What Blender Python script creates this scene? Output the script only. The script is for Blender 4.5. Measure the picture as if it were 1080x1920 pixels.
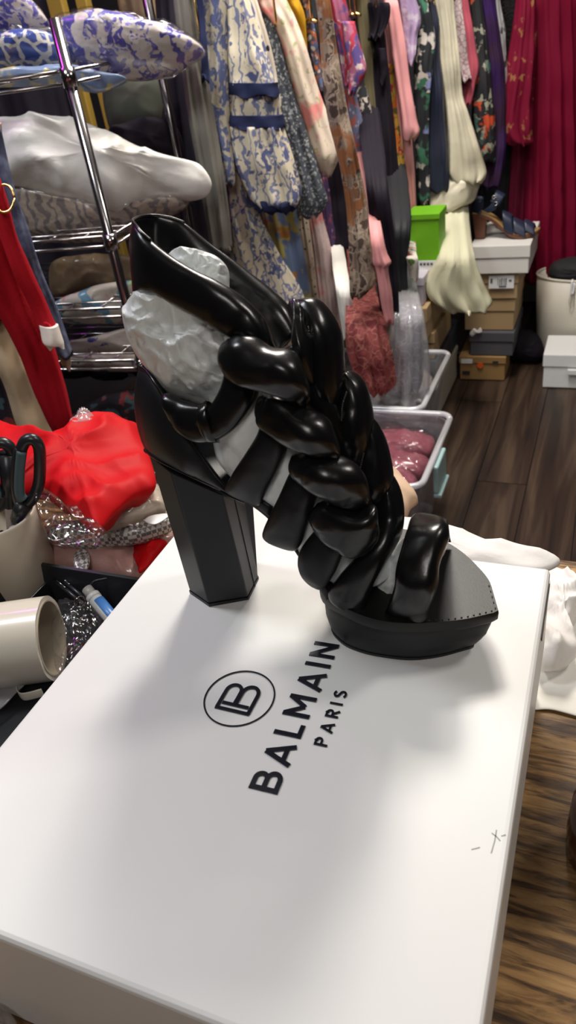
import bpy, bmesh, math, random
from mathutils import Vector, Matrix, noise
R = math.radians
for o in list(bpy.data.objects): bpy.data.objects.remove(o, do_unlink=True)
scene = bpy.context.scene
COL = scene.collection
# ---------------------------------------------------------------- camera
YAW, PITCH, ROLL, FPX = -0.45683, 0.57919, -0.15608, 1375.15
cy_, sy_, cp_, sp_ = math.cos(YAW), math.sin(YAW), math.cos(PITCH), math.sin(PITCH)
FW = Vector((sy_*cp_, cy_*cp_, -sp_)); RT0 = Vector((cy_, -sy_, 0)); UP0 = RT0.cross(FW)
RT = RT0*math.cos(ROLL) + UP0*math.sin(ROLL); UP = -RT0*math.sin(ROLL) + UP0*math.cos(ROLL)
CAM = Vector((0, 0, 1.30))
cd = bpy.data.cameras.new('camera'); co = bpy.data.objects.new('camera', cd); COL.objects.link(co)
m = Matrix((RT, UP, -FW)).transposed().to_4x4(); m.translation = CAM; co.matrix_world = m
cd.sensor_fit = 'VERTICAL'; cd.sensor_height = 24; cd.lens = FPX/1920*24
cd.clip_start = .02; cd.clip_end = 50
cd.dof.use_dof = True; cd.dof.focus_distance = .66; cd.dof.aperture_fstop = 8.0
scene.camera = co
# ---------------------------------------------------------------- world, lights, exposure
w = bpy.data.worlds.new('world'); scene.world = w; w.use_nodes = True
w.node_tree.nodes['Background'].inputs[0].default_value = (.75, .8, 1, 1)
w.node_tree.nodes['Background'].inputs[1].default_value = .12
scene.view_settings.view_transform = 'Standard'; scene.view_settings.look = 'None'
scene.view_settings.gamma = 1; scene.view_settings.exposure = 0.14
scene.view_settings.use_curve_mapping = False
def area(name, loc, tgt, size, power, col, sy=None):
    l = bpy.data.lights.new(name, 'AREA'); l.energy = power; l.color = col; l.size = size
    if sy: l.shape = 'RECTANGLE'; l.size_y = sy
    o = bpy.data.objects.new(name, l); COL.objects.link(o); o.location = loc
    o.rotation_euler = (Vector(tgt)-Vector(loc)).to_track_quat('-Z', 'Y').to_euler(); return o
area('ceiling_lamp_back', (-.55, 1.75, 2.45), (-.3, .6, .8), .30, 21, (1, .93, .82))
area('ceiling_lamp_right', (1.0, 1.25, 2.45), (-.2, .6, .8), .30, 11, (1, .95, .88))
area('shelf_fill_light', (-1.15, .45, 2.45), (-1.35, 1.5, .9), .35, 17, (.92, .96, 1))  # added fill light, no visible source; placed to brighten the shelves and white bag
area('ceiling_lamp_front', (.25, -.9, 2.45), (-.6, 1.2, .8), .5, 10, (1, .95, .9))
area('ceiling_lamp_rack', (-.40, 2.15, 2.45), (-.45, 2.3, .6), .45, 29, (1, .93, .86))
area('magenta_lamp', (-1.7, 1.2, 2.3), (-1.0, 1.5, 1.0), .10, 1.6, (.9, .05, 1))
# ---------------------------------------------------------------- pixel -> world helpers (1080x1920 frame)
HN = Vector((FW.x, FW.y, 0)).normalized()
def ray(x, y): return FW + RT*((x-540)/FPX) - UP*((y-960)/FPX)
def PZ(x, y, z): d = ray(x, y); return CAM + d*((z-CAM.z)/d.z)
def PY(x, y, v): d = ray(x, y); return CAM + d*(v/d.y)
def PX(x, y, v): d = ray(x, y); return CAM + d*(v/d.x)
def PH(x, y, h): d = ray(x, y); return CAM + d*(h/d.dot(HN))
YS = .43                                    # the shoe's long axis lies at this y
def S(x, y, n): return PY(x, y, YS+n)
# ---------------------------------------------------------------- materials
def pmat(name, col, rough=.5, metal=0, spec=.5, coat=0, trans=0, bump=0, bscale=50, bdist=.002, sheen=0, alpha=1, subs=0):
    m = bpy.data.materials.new(name); m.use_nodes = True; nt = m.node_tree; b = nt.nodes['Principled BSDF']
    b.inputs['Base Color'].default_value = (*col, 1); b.inputs['Roughness'].default_value = rough
    b.inputs['Metallic'].default_value = metal; b.inputs['Specular IOR Level'].default_value = spec
    b.inputs['Coat Weight'].default_value = coat; b.inputs['Coat Roughness'].default_value = .12
    b.inputs['Transmission Weight'].default_value = trans; b.inputs['Alpha'].default_value = alpha
    b.inputs['Sheen Weight'].default_value = sheen
    if bump:
        t = nt.nodes.new('ShaderNodeTexCoord'); n = nt.nodes.new('ShaderNodeTexNoise')
        n.inputs['Scale'].default_value = bscale; n.inputs['Detail'].default_value = 4
        u = nt.nodes.new('ShaderNodeBump'); u.inputs['Strength'].default_value = bump; u.inputs['Distance'].default_value = bdist
        nt.links.new(t.outputs['Object'], n.inputs['Vector']); nt.links.new(n.outputs[0], u.inputs['Height'])
        nt.links.new(u.outputs[0], b.inputs['Normal'])
    return m
def print_mat(name, base, layers, rough=.75, warp=.02, bump=.25, bscale=260, coat=0, bdist=.003):
    """printed cloth: base colour with patches; a layer is (colour, kind, scale, threshold, softness)"""
    m = pmat(name, base, rough, coat=coat, bump=bump, bscale=bscale, bdist=bdist, spec=.25 if not coat else .5); nt = m.node_tree; b = nt.nodes['Principled BSDF']
    t = nt.nodes.new('ShaderNodeTexCoord'); wn = nt.nodes.new('ShaderNodeTexNoise'); wn.inputs['Scale'].default_value = 28
    nt.links.new(t.outputs['Object'], wn.inputs['Vector'])
    vm = nt.nodes.new('ShaderNodeVectorMath'); vm.operation = 'MULTIPLY_ADD'; vm.inputs[1].default_value = (warp,)*3
    nt.links.new(wn.outputs['Color'], vm.inputs[0]); nt.links.new(t.outputs['Object'], vm.inputs[2])
    prev = None
    for i, (c, kind, sc, th, so) in enumerate(layers):
        mp = nt.nodes.new('ShaderNodeMapping'); mp.inputs['Location'].default_value = (i*3.7, i*1.3, i*2.1)
        nt.links.new(vm.outputs[0], mp.inputs[0])
        if kind == 'n':
            x = nt.nodes.new('ShaderNodeTexNoise'); x.inputs['Scale'].default_value = sc; x.inputs['Detail'].default_value = 2; out = x.outputs[0]
        elif kind == 'v':
            x = nt.nodes.new('ShaderNodeTexVoronoi'); x.inputs['Scale'].default_value = sc; out = x.outputs['Distance']
        elif kind == 'e':
            x = nt.nodes.new('ShaderNodeTexVoronoi'); x.feature = 'DISTANCE_TO_EDGE'; x.inputs['Scale'].default_value = sc; out = x.outputs['Distance']
        elif kind == 'c':
            x = nt.nodes.new('ShaderNodeTexChecker'); x.inputs['Scale'].default_value = sc; out = x.outputs['Fac']
        else:
            x = nt.nodes.new('ShaderNodeTexWave'); x.inputs['Scale'].default_value = sc; x.inputs['Distortion'].default_value = 7
            x.inputs['Detail'].default_value = 2; out = x.outputs['Fac']
        nt.links.new(mp.outputs[0], x.inputs['Vector'])
        mr = nt.nodes.new('ShaderNodeMapRange'); mr.inputs[1].default_value = th-so; mr.inputs[2].default_value = th+so
        if kind == 'v': mr.inputs[3].default_value = 1; mr.inputs[4].default_value = 0
        if kind == 'e': mr.inputs[3].default_value = 1; mr.inputs[4].default_value = 0
        nt.links.new(out, mr.inputs[0])
        mx = nt.nodes.new('ShaderNodeMix'); mx.data_type = 'RGBA'; mx.inputs[7].default_value = (*c, 1)
        if prev is None: mx.inputs[6].default_value = (*base, 1)
        else: nt.links.new(prev, mx.inputs[6])
        nt.links.new(mr.outputs[0], mx.inputs[0]); prev = mx.outputs[2]
    if prev is not None: nt.links.new(prev, b.inputs['Base Color'])
    return m
def film_mat(name, tint=(1, 1, 1), gloss=.03, rough=.10, bump=.45, bscale=22, haze=.0, bdist=.005):
    """thin clear plastic film: see-through with crinkled reflections"""
    m = bpy.data.materials.new(name); m.use_nodes = True; nt = m.node_tree; nt.nodes.clear()
    out = nt.nodes.new('ShaderNodeOutputMaterial'); tr = nt.nodes.new('ShaderNodeBsdfTransparent'); tr.inputs[0].default_value = (*tint, 1)
    gl = nt.nodes.new('ShaderNodeBsdfGlossy'); gl.inputs['Roughness'].default_value = rough
    df = nt.nodes.new('ShaderNodeBsdfDiffuse'); df.inputs[0].default_value = (.8, .8, .82, 1)
    t = nt.nodes.new('ShaderNodeTexCoord'); n = nt.nodes.new('ShaderNodeTexNoise'); n.inputs['Scale'].default_value = bscale; n.inputs['Detail'].default_value = 3
    u = nt.nodes.new('ShaderNodeBump'); u.inputs['Strength'].default_value = bump; u.inputs['Distance'].default_value = bdist
    nt.links.new(t.outputs['Object'], n.inputs['Vector']); nt.links.new(n.outputs[0], u.inputs['Height']); nt.links.new(u.outputs[0], gl.inputs['Normal'])
    fr = nt.nodes.new('ShaderNodeLayerWeight'); fr.inputs[0].default_value = .35; nt.links.new(u.outputs[0], fr.inputs['Normal'])
    ma = nt.nodes.new('ShaderNodeMath'); ma.operation = 'MULTIPLY_ADD'; ma.inputs[1].default_value = .30; ma.inputs[2].default_value = gloss
    nt.links.new(fr.outputs['Fresnel'], ma.inputs[0])
    m0 = nt.nodes.new('ShaderNodeMixShader'); m0.inputs[0].default_value = haze
    nt.links.new(tr.outputs[0], m0.inputs[1]); nt.links.new(df.outputs[0], m0.inputs[2])
    m1 = nt.nodes.new('ShaderNodeMixShader'); nt.links.new(ma.outputs[0], m1.inputs[0])
    nt.links.new(m0.outputs[0], m1.inputs[1]); nt.links.new(gl.outputs[0], m1.inputs[2]); nt.links.new(m1.outputs[0], out.inputs[0])
    return m
# ---------------------------------------------------------------- object helpers
def mesh_obj(name, verts, faces, mat, parent=None, smooth=True, origin=None):
    """verts are world points; the object's origin goes to `origin` (or the parent's place)"""
    vs = [Vector(v) for v in verts]
    if parent is not None:
        wp = parent.location.copy(); p = parent.parent
        while p is not None: wp += p.location; p = p.parent
        base = wp; 
    else:
        if origin is None:
            mn = [min(v[i] for v in vs) for i in range(3)]; mxx = [max(v[i] for v in vs) for i in range(3)]
            origin = Vector(((mn[0]+mxx[0])/2, (mn[1]+mxx[1])/2, mn[2]))
        base = Vector(origin)
    me = bpy.data.meshes.new(name); me.from_pydata([v-base for v in vs], [], faces)
    bm = bmesh.new(); bm.from_mesh(me); bmesh.ops.recalc_face_normals(bm, faces=bm.faces); bm.to_mesh(me); bm.free()
    if smooth:
        for p in me.polygons: p.use_smooth = True
    me.materials.append(mat)
    o = bpy.data.objects.new(name, me); COL.objects.link(o)
    if parent is not None: o.parent = parent
    else: o.location = base
    return o
def tag(o, label, cat, group=None, kind=None):
    o['label'] = label; o['category'] = cat
    if group: o['group'] = group
    if kind: o['kind'] = kind
    return o
def thing(name, label, cat, loc, group=None):
    o = bpy.data.objects.new(name, None); COL.objects.link(o); o.location = Vector(loc); o.empty_display_size = .05
    return tag(o, label, cat, group)
def struct(o): o['kind'] = 'structure'; return o
def cr(pts, n):
    """Catmull-Rom resample of a list of equal-length tuples to n rows"""
    out = []; k = len(pts)-1
    for i in range(n):
        t = i/(n-1)*k; j = min(int(t), k-1); f = t-j
        a, b, c, d = pts[max(j-1, 0)], pts[j], pts[j+1], pts[min(j+2, k)]
        out.append(tuple(.5*(2*b[q]+(c[q]-a[q])*f+(2*a[q]-5*b[q]+4*c[q]-d[q])*f*f+(3*b[q]-a[q]-3*c[q]+d[q])*f**3) for q in range(len(b))))
    return out
def lin(pts, n):
    out = []; k = len(pts)-1
    for i in range(n):
        t = i/(n-1)*k; j = min(int(t), k-1); f = t-j
        out.append(tuple(pts[j][q]*(1-f)+pts[j+1][q]*f for q in range(len(pts[0]))))
    return out
def grid_faces(nr, nc, wrap=True, off=0):
    f = []
    for i in range(nr-1):
        for j in range(nc if wrap else nc-1):
            a = i*nc+j; b = i*nc+(j+1) % nc
            f.append((off+a, off+b, off+b+nc, off+a+nc))
    return f
def box_vf(c, s, rz=0, off=0):
    c = Vector(c); q = Matrix.Rotation(rz, 3, 'Z'); v = []
    for dz in (-1, 1):
        for dx, dy in ((-1, -1), (1, -1), (1, 1), (-1, 1)): v.append(c + q@Vector((dx*s[0]/2, dy*s[1]/2, dz*s[2]/2)))
    f = [(0, 3, 2, 1), (4, 5, 6, 7), (0, 1, 5, 4), (1, 2, 6, 5), (2, 3, 7, 6), (3, 0, 4, 7)]
    return v, [tuple(i+off for i in t) for t in f]
def bevel_obj(o, w, seg=2, ang=35):
    b = o.modifiers.new('bevel', 'BEVEL'); b.width = w; b.segments = seg; b.limit_method = 'ANGLE'; b.angle_limit = R(ang)
    return o
def box(name, c, s, mat, parent=None, rz=0, bev=0, seg=2):
    v, f = box_vf(c, s, rz); o = mesh_obj(name, v, f, mat, parent, smooth=False)
    if bev: bevel_obj(o, bev, seg)
    return o
def tube_vf(pts, r, nc=10, off=0, cap=True):
    """round tube through points; r a number or a list"""
    pts = [Vector(p) for p in pts]; n = len(pts); rs = r if isinstance(r, (list, tuple)) else [r]*n
    v = []; pa = None
    for i, p in enumerate(pts):
        t = (pts[min(i+1, n-1)]-pts[max(i-1, 0)]).normalized()
        if pa is None: a = t.orthogonal().normalized()
        else:
            a = pa - t*pa.dot(t); a = a.normalized() if a.length > 1e-6 else t.orthogonal().normalized()
        pa = a; b = t.cross(a)
        for j in range(nc):
            th = 2*math.pi*j/nc; v.append(p + a*math.cos(th)*rs[i] + b*math.sin(th)*rs[i])
    f = grid_faces(n, nc, True, off)
    if cap: f.append(tuple(off+j for j in range(nc))[::-1]); f.append(tuple(off+(n-1)*nc+j for j in range(nc)))
    return v, f
def tube(name, pts, r, mat, parent=None, nc=10): v, f = tube_vf(pts, r, nc); return mesh_obj(name, v, f, mat, parent)
def multi(name, vfs, mat, parent=None, smooth=True):
    V, Fc = [], []
    for v, f in vfs:
        k = len(V); V += list(v); Fc += [tuple(i+k for i in t) for t in f]
    return mesh_obj(name, V, Fc, mat, parent, smooth)
def ribbon_vf(pairs, nr=24, nc=28, power=2.0, gather=(0, 0), wr=0, seed=0, lump=0, taper=(1, 1), kf=7):
    """puffy strap: rows of (A point, B point, half thickness); elliptical sections with gathers at the ends"""
    rows = [(*a, *b, t) for a, b, t in pairs]; rows = cr(rows, nr); V = []; prevn = None
    for i, q in enumerate(rows):
        A = Vector(q[0:3]); B = Vector(q[3:6]); th = q[6]; c = (A+B)/2; a = (B-A)/2
        c0 = rows[max(i-1, 0)]; c1 = rows[min(i+1, nr-1)]
        t = (Vector(c1[0:3])+Vector(c1[3:6])-Vector(c0[0:3])-Vector(c0[3:6]))
        nn = t.cross(a)
        nn = nn.normalized() if nn.length > 1e-9 else prevn
        if prevn is not None and nn.dot(prevn) < 0: nn = -nn
        prevn = nn; s = i/(nr-1)
        ge = gather[0]*max(0, 1-s/.22)**1.5 + gather[1]*max(0, 1-(1-s)/.22)**1.5
        tp = 1-(1-taper[0])*max(0, 1-s/.12)**2-(1-taper[1])*max(0, 1-(1-s)/.12)**2
        for j in range(nc):
            p = 2*math.pi*j/nc; cc, ss = math.cos(p), math.sin(p)
            x = math.copysign(abs(cc)**(2/power), cc); y = math.copysign(abs(ss)**(2/power), ss)
            k = 1 + ge*math.cos(kf*p+seed) + wr*math.sin(5*p+s*9+seed)*math.sin(s*14+seed*2+2*math.cos(p))
            v = c + a*x*(.6+.4*k)*tp + nn*y*th*k*tp
            if lump:
                e_ = .35+.65*max(0, 1-min(s, 1-s)/.35)
                rg = 1-abs(noise.noise(v*34+Vector((seed, 2, 0))))*2; rg = max(0, rg)**3
                v = v + nn*math.copysign(1, y)*abs(y)*lump*(noise.noise(v*26+Vector((seed, 0, 0))) - .55*rg*e_)
            V.append(v)
    f = grid_faces(nr, nc); f.append(tuple(range(nc))[::-1]); f.append(tuple((nr-1)*nc+j for j in range(nc)))
    return V, f
def blob_vf(outline, thick, axis=None, rings=10, amp=.0, freq=20, seed=0, res=64, power=.5, flat=None, amp2=0):
    """inflated outline: outline = closed list of points; thickness along axis; crumpled by noise"""
    n = len(outline); pts = []
    for i in range(res):
        t = i/res*n; j = int(t); f = t-j; a, b, c, d = (Vector(outline[(j+k) % n]) for k in (-1, 0, 1, 2))
        pts.append(.5*(2*b+(c-a)*f+(2*a-5*b+4*c-d)*f*f+(3*b-a-3*c+d)*f**3))
    cen = sum(pts, Vector())/res
    if axis is None: axis = -FW
    axis = Vector(axis).normalized(); V = []
    def nz(v): 
        d = (noise.noise(v*freq+Vector((seed, seed*.7, 0))))
        r = 1-abs(noise.noise(v*freq*1.7+Vector((0, seed, 3))))*2
        r2 = 1-abs(noise.noise(v*freq*3.1+Vector((2, seed, 1))))*2
        return amp*d + amp*.6*r*r + amp2*(noise.noise(v*freq*4+Vector((seed, 1, 0))) + 1.2*max(0, r2)**3)
    for side in (1, -1):
        for k in range(rings):
            s = 1-k/rings*1.0; s = math.sin(s*math.pi/2) if k else 1.0
            h = thick*max(0, 1-s*s)**power
            for p in pts:
                v = cen+(p-cen)*s
                hh = h if side > 0 or flat is None else -h*0+flat*0
                dd = nz(v+axis*side*.1)*(min(1, (1-s)*6+.15))
                V.append(v + axis*(side*h if not (side < 0 and flat) else -h*flat) + axis*side*dd)
        v = cen+axis*(thick*side if not (side < 0 and flat) else -thick*flat)
        V.append(v + axis*side*nz(v+axis*side*.1))
    f = []; half = rings*res+1
    for s in (0, 1):
        o = s*half
        f += [t if s == 0 else t[::-1] for t in grid_faces(rings, res, True, o)]
        cidx = o+rings*res; l = o+(rings-1)*res
        f += [(l+j, l+(j+1) % res, cidx) for j in range(res)]
    # weld rims: map second rim to first
    mp = {half+j: j for j in range(res)}
    f = [tuple(mp.get(i, i) for i in t) for t in f]; f = [t for t in f if len(set(t)) == len(t)]
    return V, f
def clean(o):
    me = o.data; bm = bmesh.new(); bm.from_mesh(me)
    bmesh.ops.delete(bm, geom=[v for v in bm.verts if not v.link_faces], context='VERTS')
    bmesh.ops.recalc_face_normals(bm, faces=bm.faces); bm.to_mesh(me); bm.free(); return o
def blob(name, outline, thick, mat, parent=None, **k):
    v, f = blob_vf(outline, thick, **k); return clean(mesh_obj(name, v, f, mat, parent))
def rowsec(rows, hd, thick, folds, amp, seed, nr, nc, lean, flare=0):
    hb = hd
    rr = cr([tuple(map(float, r)) for r in rows], nr); V = []
    rnd = random.Random(seed); ph = rnd.uniform(0, 6); ph2 = rnd.uniform(0, 6)
    for i, (y, xl, xr) in enumerate(rr):
        s = i/(nr-1); k2 = min(1, s/.45); hd = hb + lean*(1-k2*k2*(3-2*k2)); A = PH(xl, y, hd); B = PH(xr, y, hd); c = (A+B)/2; a = (B-A)/2
        nn = Vector((a.y, -a.x, 0)); nn = nn.normalized() if nn.length > 1e-6 else Vector((0, -1, 0))
        th = min(thick, max(a.length*.9, .006))
        for j in range(nc):
            p = 2*math.pi*j/nc
            k = 1 + amp*(.35+.65*s)*math.sin(folds*p+ph+s*1.2) + amp*.5*math.sin((folds*2+1)*p+ph2-s*2)
            v = c + a*math.cos(p)*(.82+.18*k) + nn*math.sin(p)*th*k
            q = Vector((v.x*16, v.y*16, v.z*5))+Vector((seed, 0, 0)); rd = 1-abs(noise.noise(q))*2
            v = v + nn*(.010*noise.noise(v*13+Vector((seed, 0, 0)))+.007*rd*rd) + Vector((0, 0, (.006*math.sin(folds*p+ph) if s > .8 else 0)*(s-.8)*5))
            V.append(v)
    return V, nr, nc
def cloth_vf(rows, hd, thick=.03, folds=5, amp=.22, seed=0, nr=26, nc=40, lean=0):
    V, nr, nc = rowsec(rows, hd, thick, folds, amp, seed, nr, nc, lean)
    f = grid_faces(nr, nc); f.append(tuple(range(nc)))
    # hem: turn the cloth a little way up inside
    last = V[-nc:]; c = sum(last, Vector())/nc; k = len(V)
    V += [c+(v-c)*.8+Vector((0, 0, .012)) for v in last]; f += grid_faces(2, nc, True, k-nc); f.append(tuple(range(k, k+nc)))
    return V, f
# ================================================================ MATERIALS
M = {}
M['leather'] = pmat('black_leather', (.006, .006, .0065), .26, spec=.45, bump=.12, bscale=420, bdist=.0006)
M['leather_matte'] = pmat('black_leather_matte', (.008, .008, .010), .42, spec=.35, bump=.15, bscale=700, bdist=.0004)
M['insole'] = pmat('black_leather_insole', (.009, .009, .009), .42, spec=.30, bump=.25, bscale=900, bdist=.0004)
M['heel'] = pmat('black_heel', (.010, .010, .013), .45, spec=.4)
M['thread'] = pmat('black_thread', (.03, .03, .03), .5)
M['stuff'] = pmat('white_stuffing_film', (.80, .83, .82), .30, spec=.5, bump=.5, bscale=60, bdist=.004)
M['card'] = pmat('white_card', (.76, .76, .75), .38, spec=.4, bump=.03, bscale=500, bdist=.0002)
M['card2'] = pmat('white_card_dull', (.74, .72, .68), .6, bump=.05, bscale=60)
M['ink'] = pmat('black_gloss_ink', (.010, .011, .018), .22, spec=.6)
M['chrome'] = pmat('chrome', (.42, .40, .41), .16, 1)
M['gold'] = pmat('gold_metal', (.75, .52, .2), .25, 1)
M['brass'] = pmat('ochre_gold_paint', (.42, .27, .05), .4, .3)
M['black'] = pmat('black_cloth', (.012, .012, .014), .8, bump=.3, bscale=200)
M['blackp'] = pmat('black_plastic', (.015, .016, .020), .32)
M['film'] = film_mat('clear_film')
M['film2'] = film_mat('hazy_film', (.95, .95, .97), .05, .15, haze=.22)
M['bin'] = film_mat('clear_bin_plastic', (.95, .95, .97), .03, .2, .1, haze=.10)
M['tan'] = pmat('tan_card', (.42, .29, .15), .7, bump=.1, bscale=80)
M['tan2'] = pmat('brown_kraft_card', (.34, .20, .075), .7, bump=.1, bscale=80)
M['navycard'] = pmat('navy_card', (.035, .04, .055), .6)
M['greycard'] = pmat('grey_card', (.085, .085, .10), .6)
M['beigecard'] = pmat('beige_card', (.48, .44, .36), .7)
M['labelw'] = pmat('label_white', (.8, .8, .8), .6)
M['dark'] = pmat('dark_print', (.03, .03, .03), .6)
M['cream'] = pmat('cream_leather', (.60, .56, .47), .5, bump=.15, bscale=120)
# room
def wood_floor():
    m = pmat('dark_wood_plank', (.1, .06, .04), .38, spec=.4); nt = m.node_tree; b = nt.nodes['Principled BSDF']
    t = nt.nodes.new('ShaderNodeTexCoord'); mp = nt.nodes.new('ShaderNodeMapping'); mp.inputs['Scale'].default_value = (22, 1.6, 1)
    oi = nt.nodes.new('ShaderNodeObjectInfo'); va = nt.nodes.new('ShaderNodeVectorMath'); va.operation = 'ADD'
    cx = nt.nodes.new('ShaderNodeCombineXYZ'); mu = nt.nodes.new('ShaderNodeMath'); mu.operation = 'MULTIPLY'; mu.inputs[1].default_value = 40
    nt.links.new(oi.outputs['Random'], mu.inputs[0]); nt.links.new(mu.outputs[0], cx.inputs[2])
    nt.links.new(t.outputs['Object'], mp.inputs[0]); nt.links.new(mp.outputs[0], va.inputs[0]); nt.links.new(cx.outputs[0], va.inputs[1])
    n = nt.nodes.new('ShaderNodeTexNoise'); n.inputs['Scale'].default_value = 1.2; n.inputs['Detail'].default_value = 6; n.inputs['Distortion'].default_value = .6
    nt.links.new(va.outputs[0], n.inputs['Vector'])
    r = nt.nodes.new('ShaderNodeValToRGB'); e = r.color_ramp.elements
    e[0].position = .32; e[0].color = (.016, .010, .008, 1); e[1].position = .72; e[1].color = (.085, .055, .036, 1)
    k = e.new(.5); k.color = (.038, .023, .016, 1)
    nt.links.new(n.outputs[0], r.inputs[0]); nt.links.new(r.outputs[0], b.inputs['Base Color']); return m
M['plank'] = wood_floor()
def rustic():
    m = pmat('rustic_wood', (.3, .18, .08), .5, spec=.35); nt = m.node_tree; b = nt.nodes['Principled BSDF']
    t = nt.nodes.new('ShaderNodeTexCoord'); mp = nt.nodes.new('ShaderNodeMapping'); mp.inputs['Scale'].default_value = (3.4, 26, 1)
    nt.links.new(t.outputs['Object'], mp.inputs[0])
    n = nt.nodes.new('ShaderNodeTexNoise'); n.inputs['Scale'].default_value = 4.0; n.inputs['Detail'].default_value = 12; n.inputs['Roughness'].default_value = .62; n.inputs['Distortion'].default_value = .7
    nt.links.new(mp.outputs[0], n.inputs['Vector'])
    r = nt.nodes.new('ShaderNodeValToRGB'); e = r.color_ramp.elements
    e[0].position = .30; e[0].color = (.030, .014, .006, 1); e[1].position = .70; e[1].color = (.50, .30, .12, 1)
    k = e.new(.43); k.color = (.125, .066, .026, 1); k = e.new(.55); k.color = (.36, .20, .075, 1)
    nt.links.new(n.outputs[0], r.inputs[0])
    n2 = nt.nodes.new('ShaderNodeTexNoise'); n2.inputs['Scale'].default_value = 7; n2.inputs['Detail'].default_value = 3
    nt.links.new(t.outputs['Object'], n2.inputs['Vector'])
    n3 = nt.nodes.new('ShaderNodeTexNoise'); n3.inputs['Scale'].default_value = 14; n3.inputs['Detail'].default_value = 5
    mp3 = nt.nodes.new('ShaderNodeMapping'); mp3.inputs['Scale'].default_value = (2.5, 22, 1); nt.links.new(t.outputs['Object'], mp3.inputs[0]); nt.links.new(mp3.outputs[0], n3.inputs['Vector'])
    mr = nt.nodes.new('ShaderNodeMapRange'); mr.inputs[1].default_value = .35; mr.inputs[2].default_value = .65; mr.inputs[3].default_value = .45; mr.inputs[4].default_value = 1.1
    nt.links.new(n2.outputs[0], mr.inputs[0])
    mr3 = nt.nodes.new('ShaderNodeMapRange'); mr3.inputs[1].default_value = .62; mr3.inputs[2].default_value = .72; mr3.inputs[3].default_value = 1; mr3.inputs[4].default_value = .3
    nt.links.new(n3.outputs[0], mr3.inputs[0])
    mm = nt.nodes.new('ShaderNodeMath'); mm.operation = 'MULTIPLY'; nt.links.new(mr.outputs[0], mm.inputs[0]); nt.links.new(mr3.outputs[0], mm.inputs[1])
    mx = nt.nodes.new('ShaderNodeMix'); mx.data_type = 'RGBA'; mx.blend_type = 'MULTIPLY'; mx.inputs[0].default_value = 1
    nt.links.new(r.outputs[0], mx.inputs[6]); nt.links.new(mm.outputs[0], mx.inputs[7]); nt.links.new(mx.outputs[2], b.inputs['Base Color'])
    u = nt.nodes.new('ShaderNodeBump'); u.inputs['Strength'].default_value = .3; u.inputs['Distance'].default_value = .002
    nt.links.new(n3.outputs[0], u.inputs['Height']); nt.links.new(u.outputs[0], b.inputs['Normal']); return m
M['rustic'] = rustic()
M['wall'] = pmat('dark_wall_paint', (.022, .018, .022), .7, bump=.1, bscale=40)
M['ceil'] = pmat('ceiling_paint', (.35, .34, .33), .8)
M['trim'] = pmat('pale_trim', (.35, .36, .33), .5)
# ================================================================ SETTING
struct(box('floor', (-.4, 1.4, -.03), (5.4, 5.4, .04), M['wall']))
floor = bpy.data.objects['floor']
rnd = random.Random(3)
plank_src = None
pw, pl = .155, 1.22
for i in range(15):
    x = -1.95+i*pw; y0 = .2-rnd.uniform(0, pl)
    while y0 < 3.75:
        a, b_ = max(y0, .2), min(y0+pl, 3.76)
        if b_-a > .1:
            o = box('plank', (x, (a+b_)/2, -.005), (pw-.003, b_-a-.003, .010), M['plank'], floor)
        y0 += pl
struct(box('wall_back', (-.4, 3.84, 1.3), (5.4, .08, 2.64), M['wall']))
struct(box('wall_left', (-2.75, 1.4, 1.3), (.08, 5.4, 2.64), M['wall']))
struct(box('wall_right', (2.3, 1.4, 1.3), (.08, 5.4, 2.64), M['wall']))
struct(box('wall_front', (-.4, -1.3, 1.3), (5.4, .08, 2.64), M['wall']))
struct(box('ceiling', (-.4, 1.4, 2.62), (5.4, 5.4, .06), M['ceil']))
struct(box('baseboard_back', (-.4, 3.79, .05), (5.3, .018, .10), M['trim'], bev=.003))
# ================================================================ TABLE
TZ, BZ = .75, .90
tb = thing('work_table', 'rustic brown wood-grain table under the white shoe box', 'table', (-.3, .1, 0))
box('tabletop', (-.35, .135, TZ-.015), (2.1, 1.17, .03), M['rustic'], tb, bev=.003)
for sx in (-1.33, .63):
    for sy in (-.38, .66): box('leg', (sx, sy, (TZ-.03)/2), (.04, .04, TZ-.03), M['blackp'], tb)
# ================================================================ SHOE BOX
XL, XR, YF, YB = -.370, -.0185, .118, .510
sb = thing('shoe_box', 'large white shoe box with black raised lettering, the black platform shoe standing on it', 'box', ((XL+XR)/2, (YF+YB)/2, TZ))
box('box_base', ((XL+XR)/2, (YF+YB)/2, TZ+.06), (XR-XL-.008, YB-YF-.008, .12), M['card'], sb, bev=.002)
lid = box('lid', ((XL+XR)/2, (YF+YB)/2, BZ-.045), (XR-XL, YB-YF, .09), M['card'], sb, bev=.004, seg=3)
# base must show under the lid: lid skirt stops 6 cm above the table
# worn corner: torn card flap at back right
def slab_poly(pts2, z0, z1):
    n = len(pts2); v = [(x, y, z0) for x, y in pts2]+[(x, y, z1) for x, y in pts2]
    f = [tuple(range(n))[::-1], tuple(range(n, 2*n))]+[(i, (i+1) % n, n+(i+1) % n, n+i) for i in range(n)]
    return v, f
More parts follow.
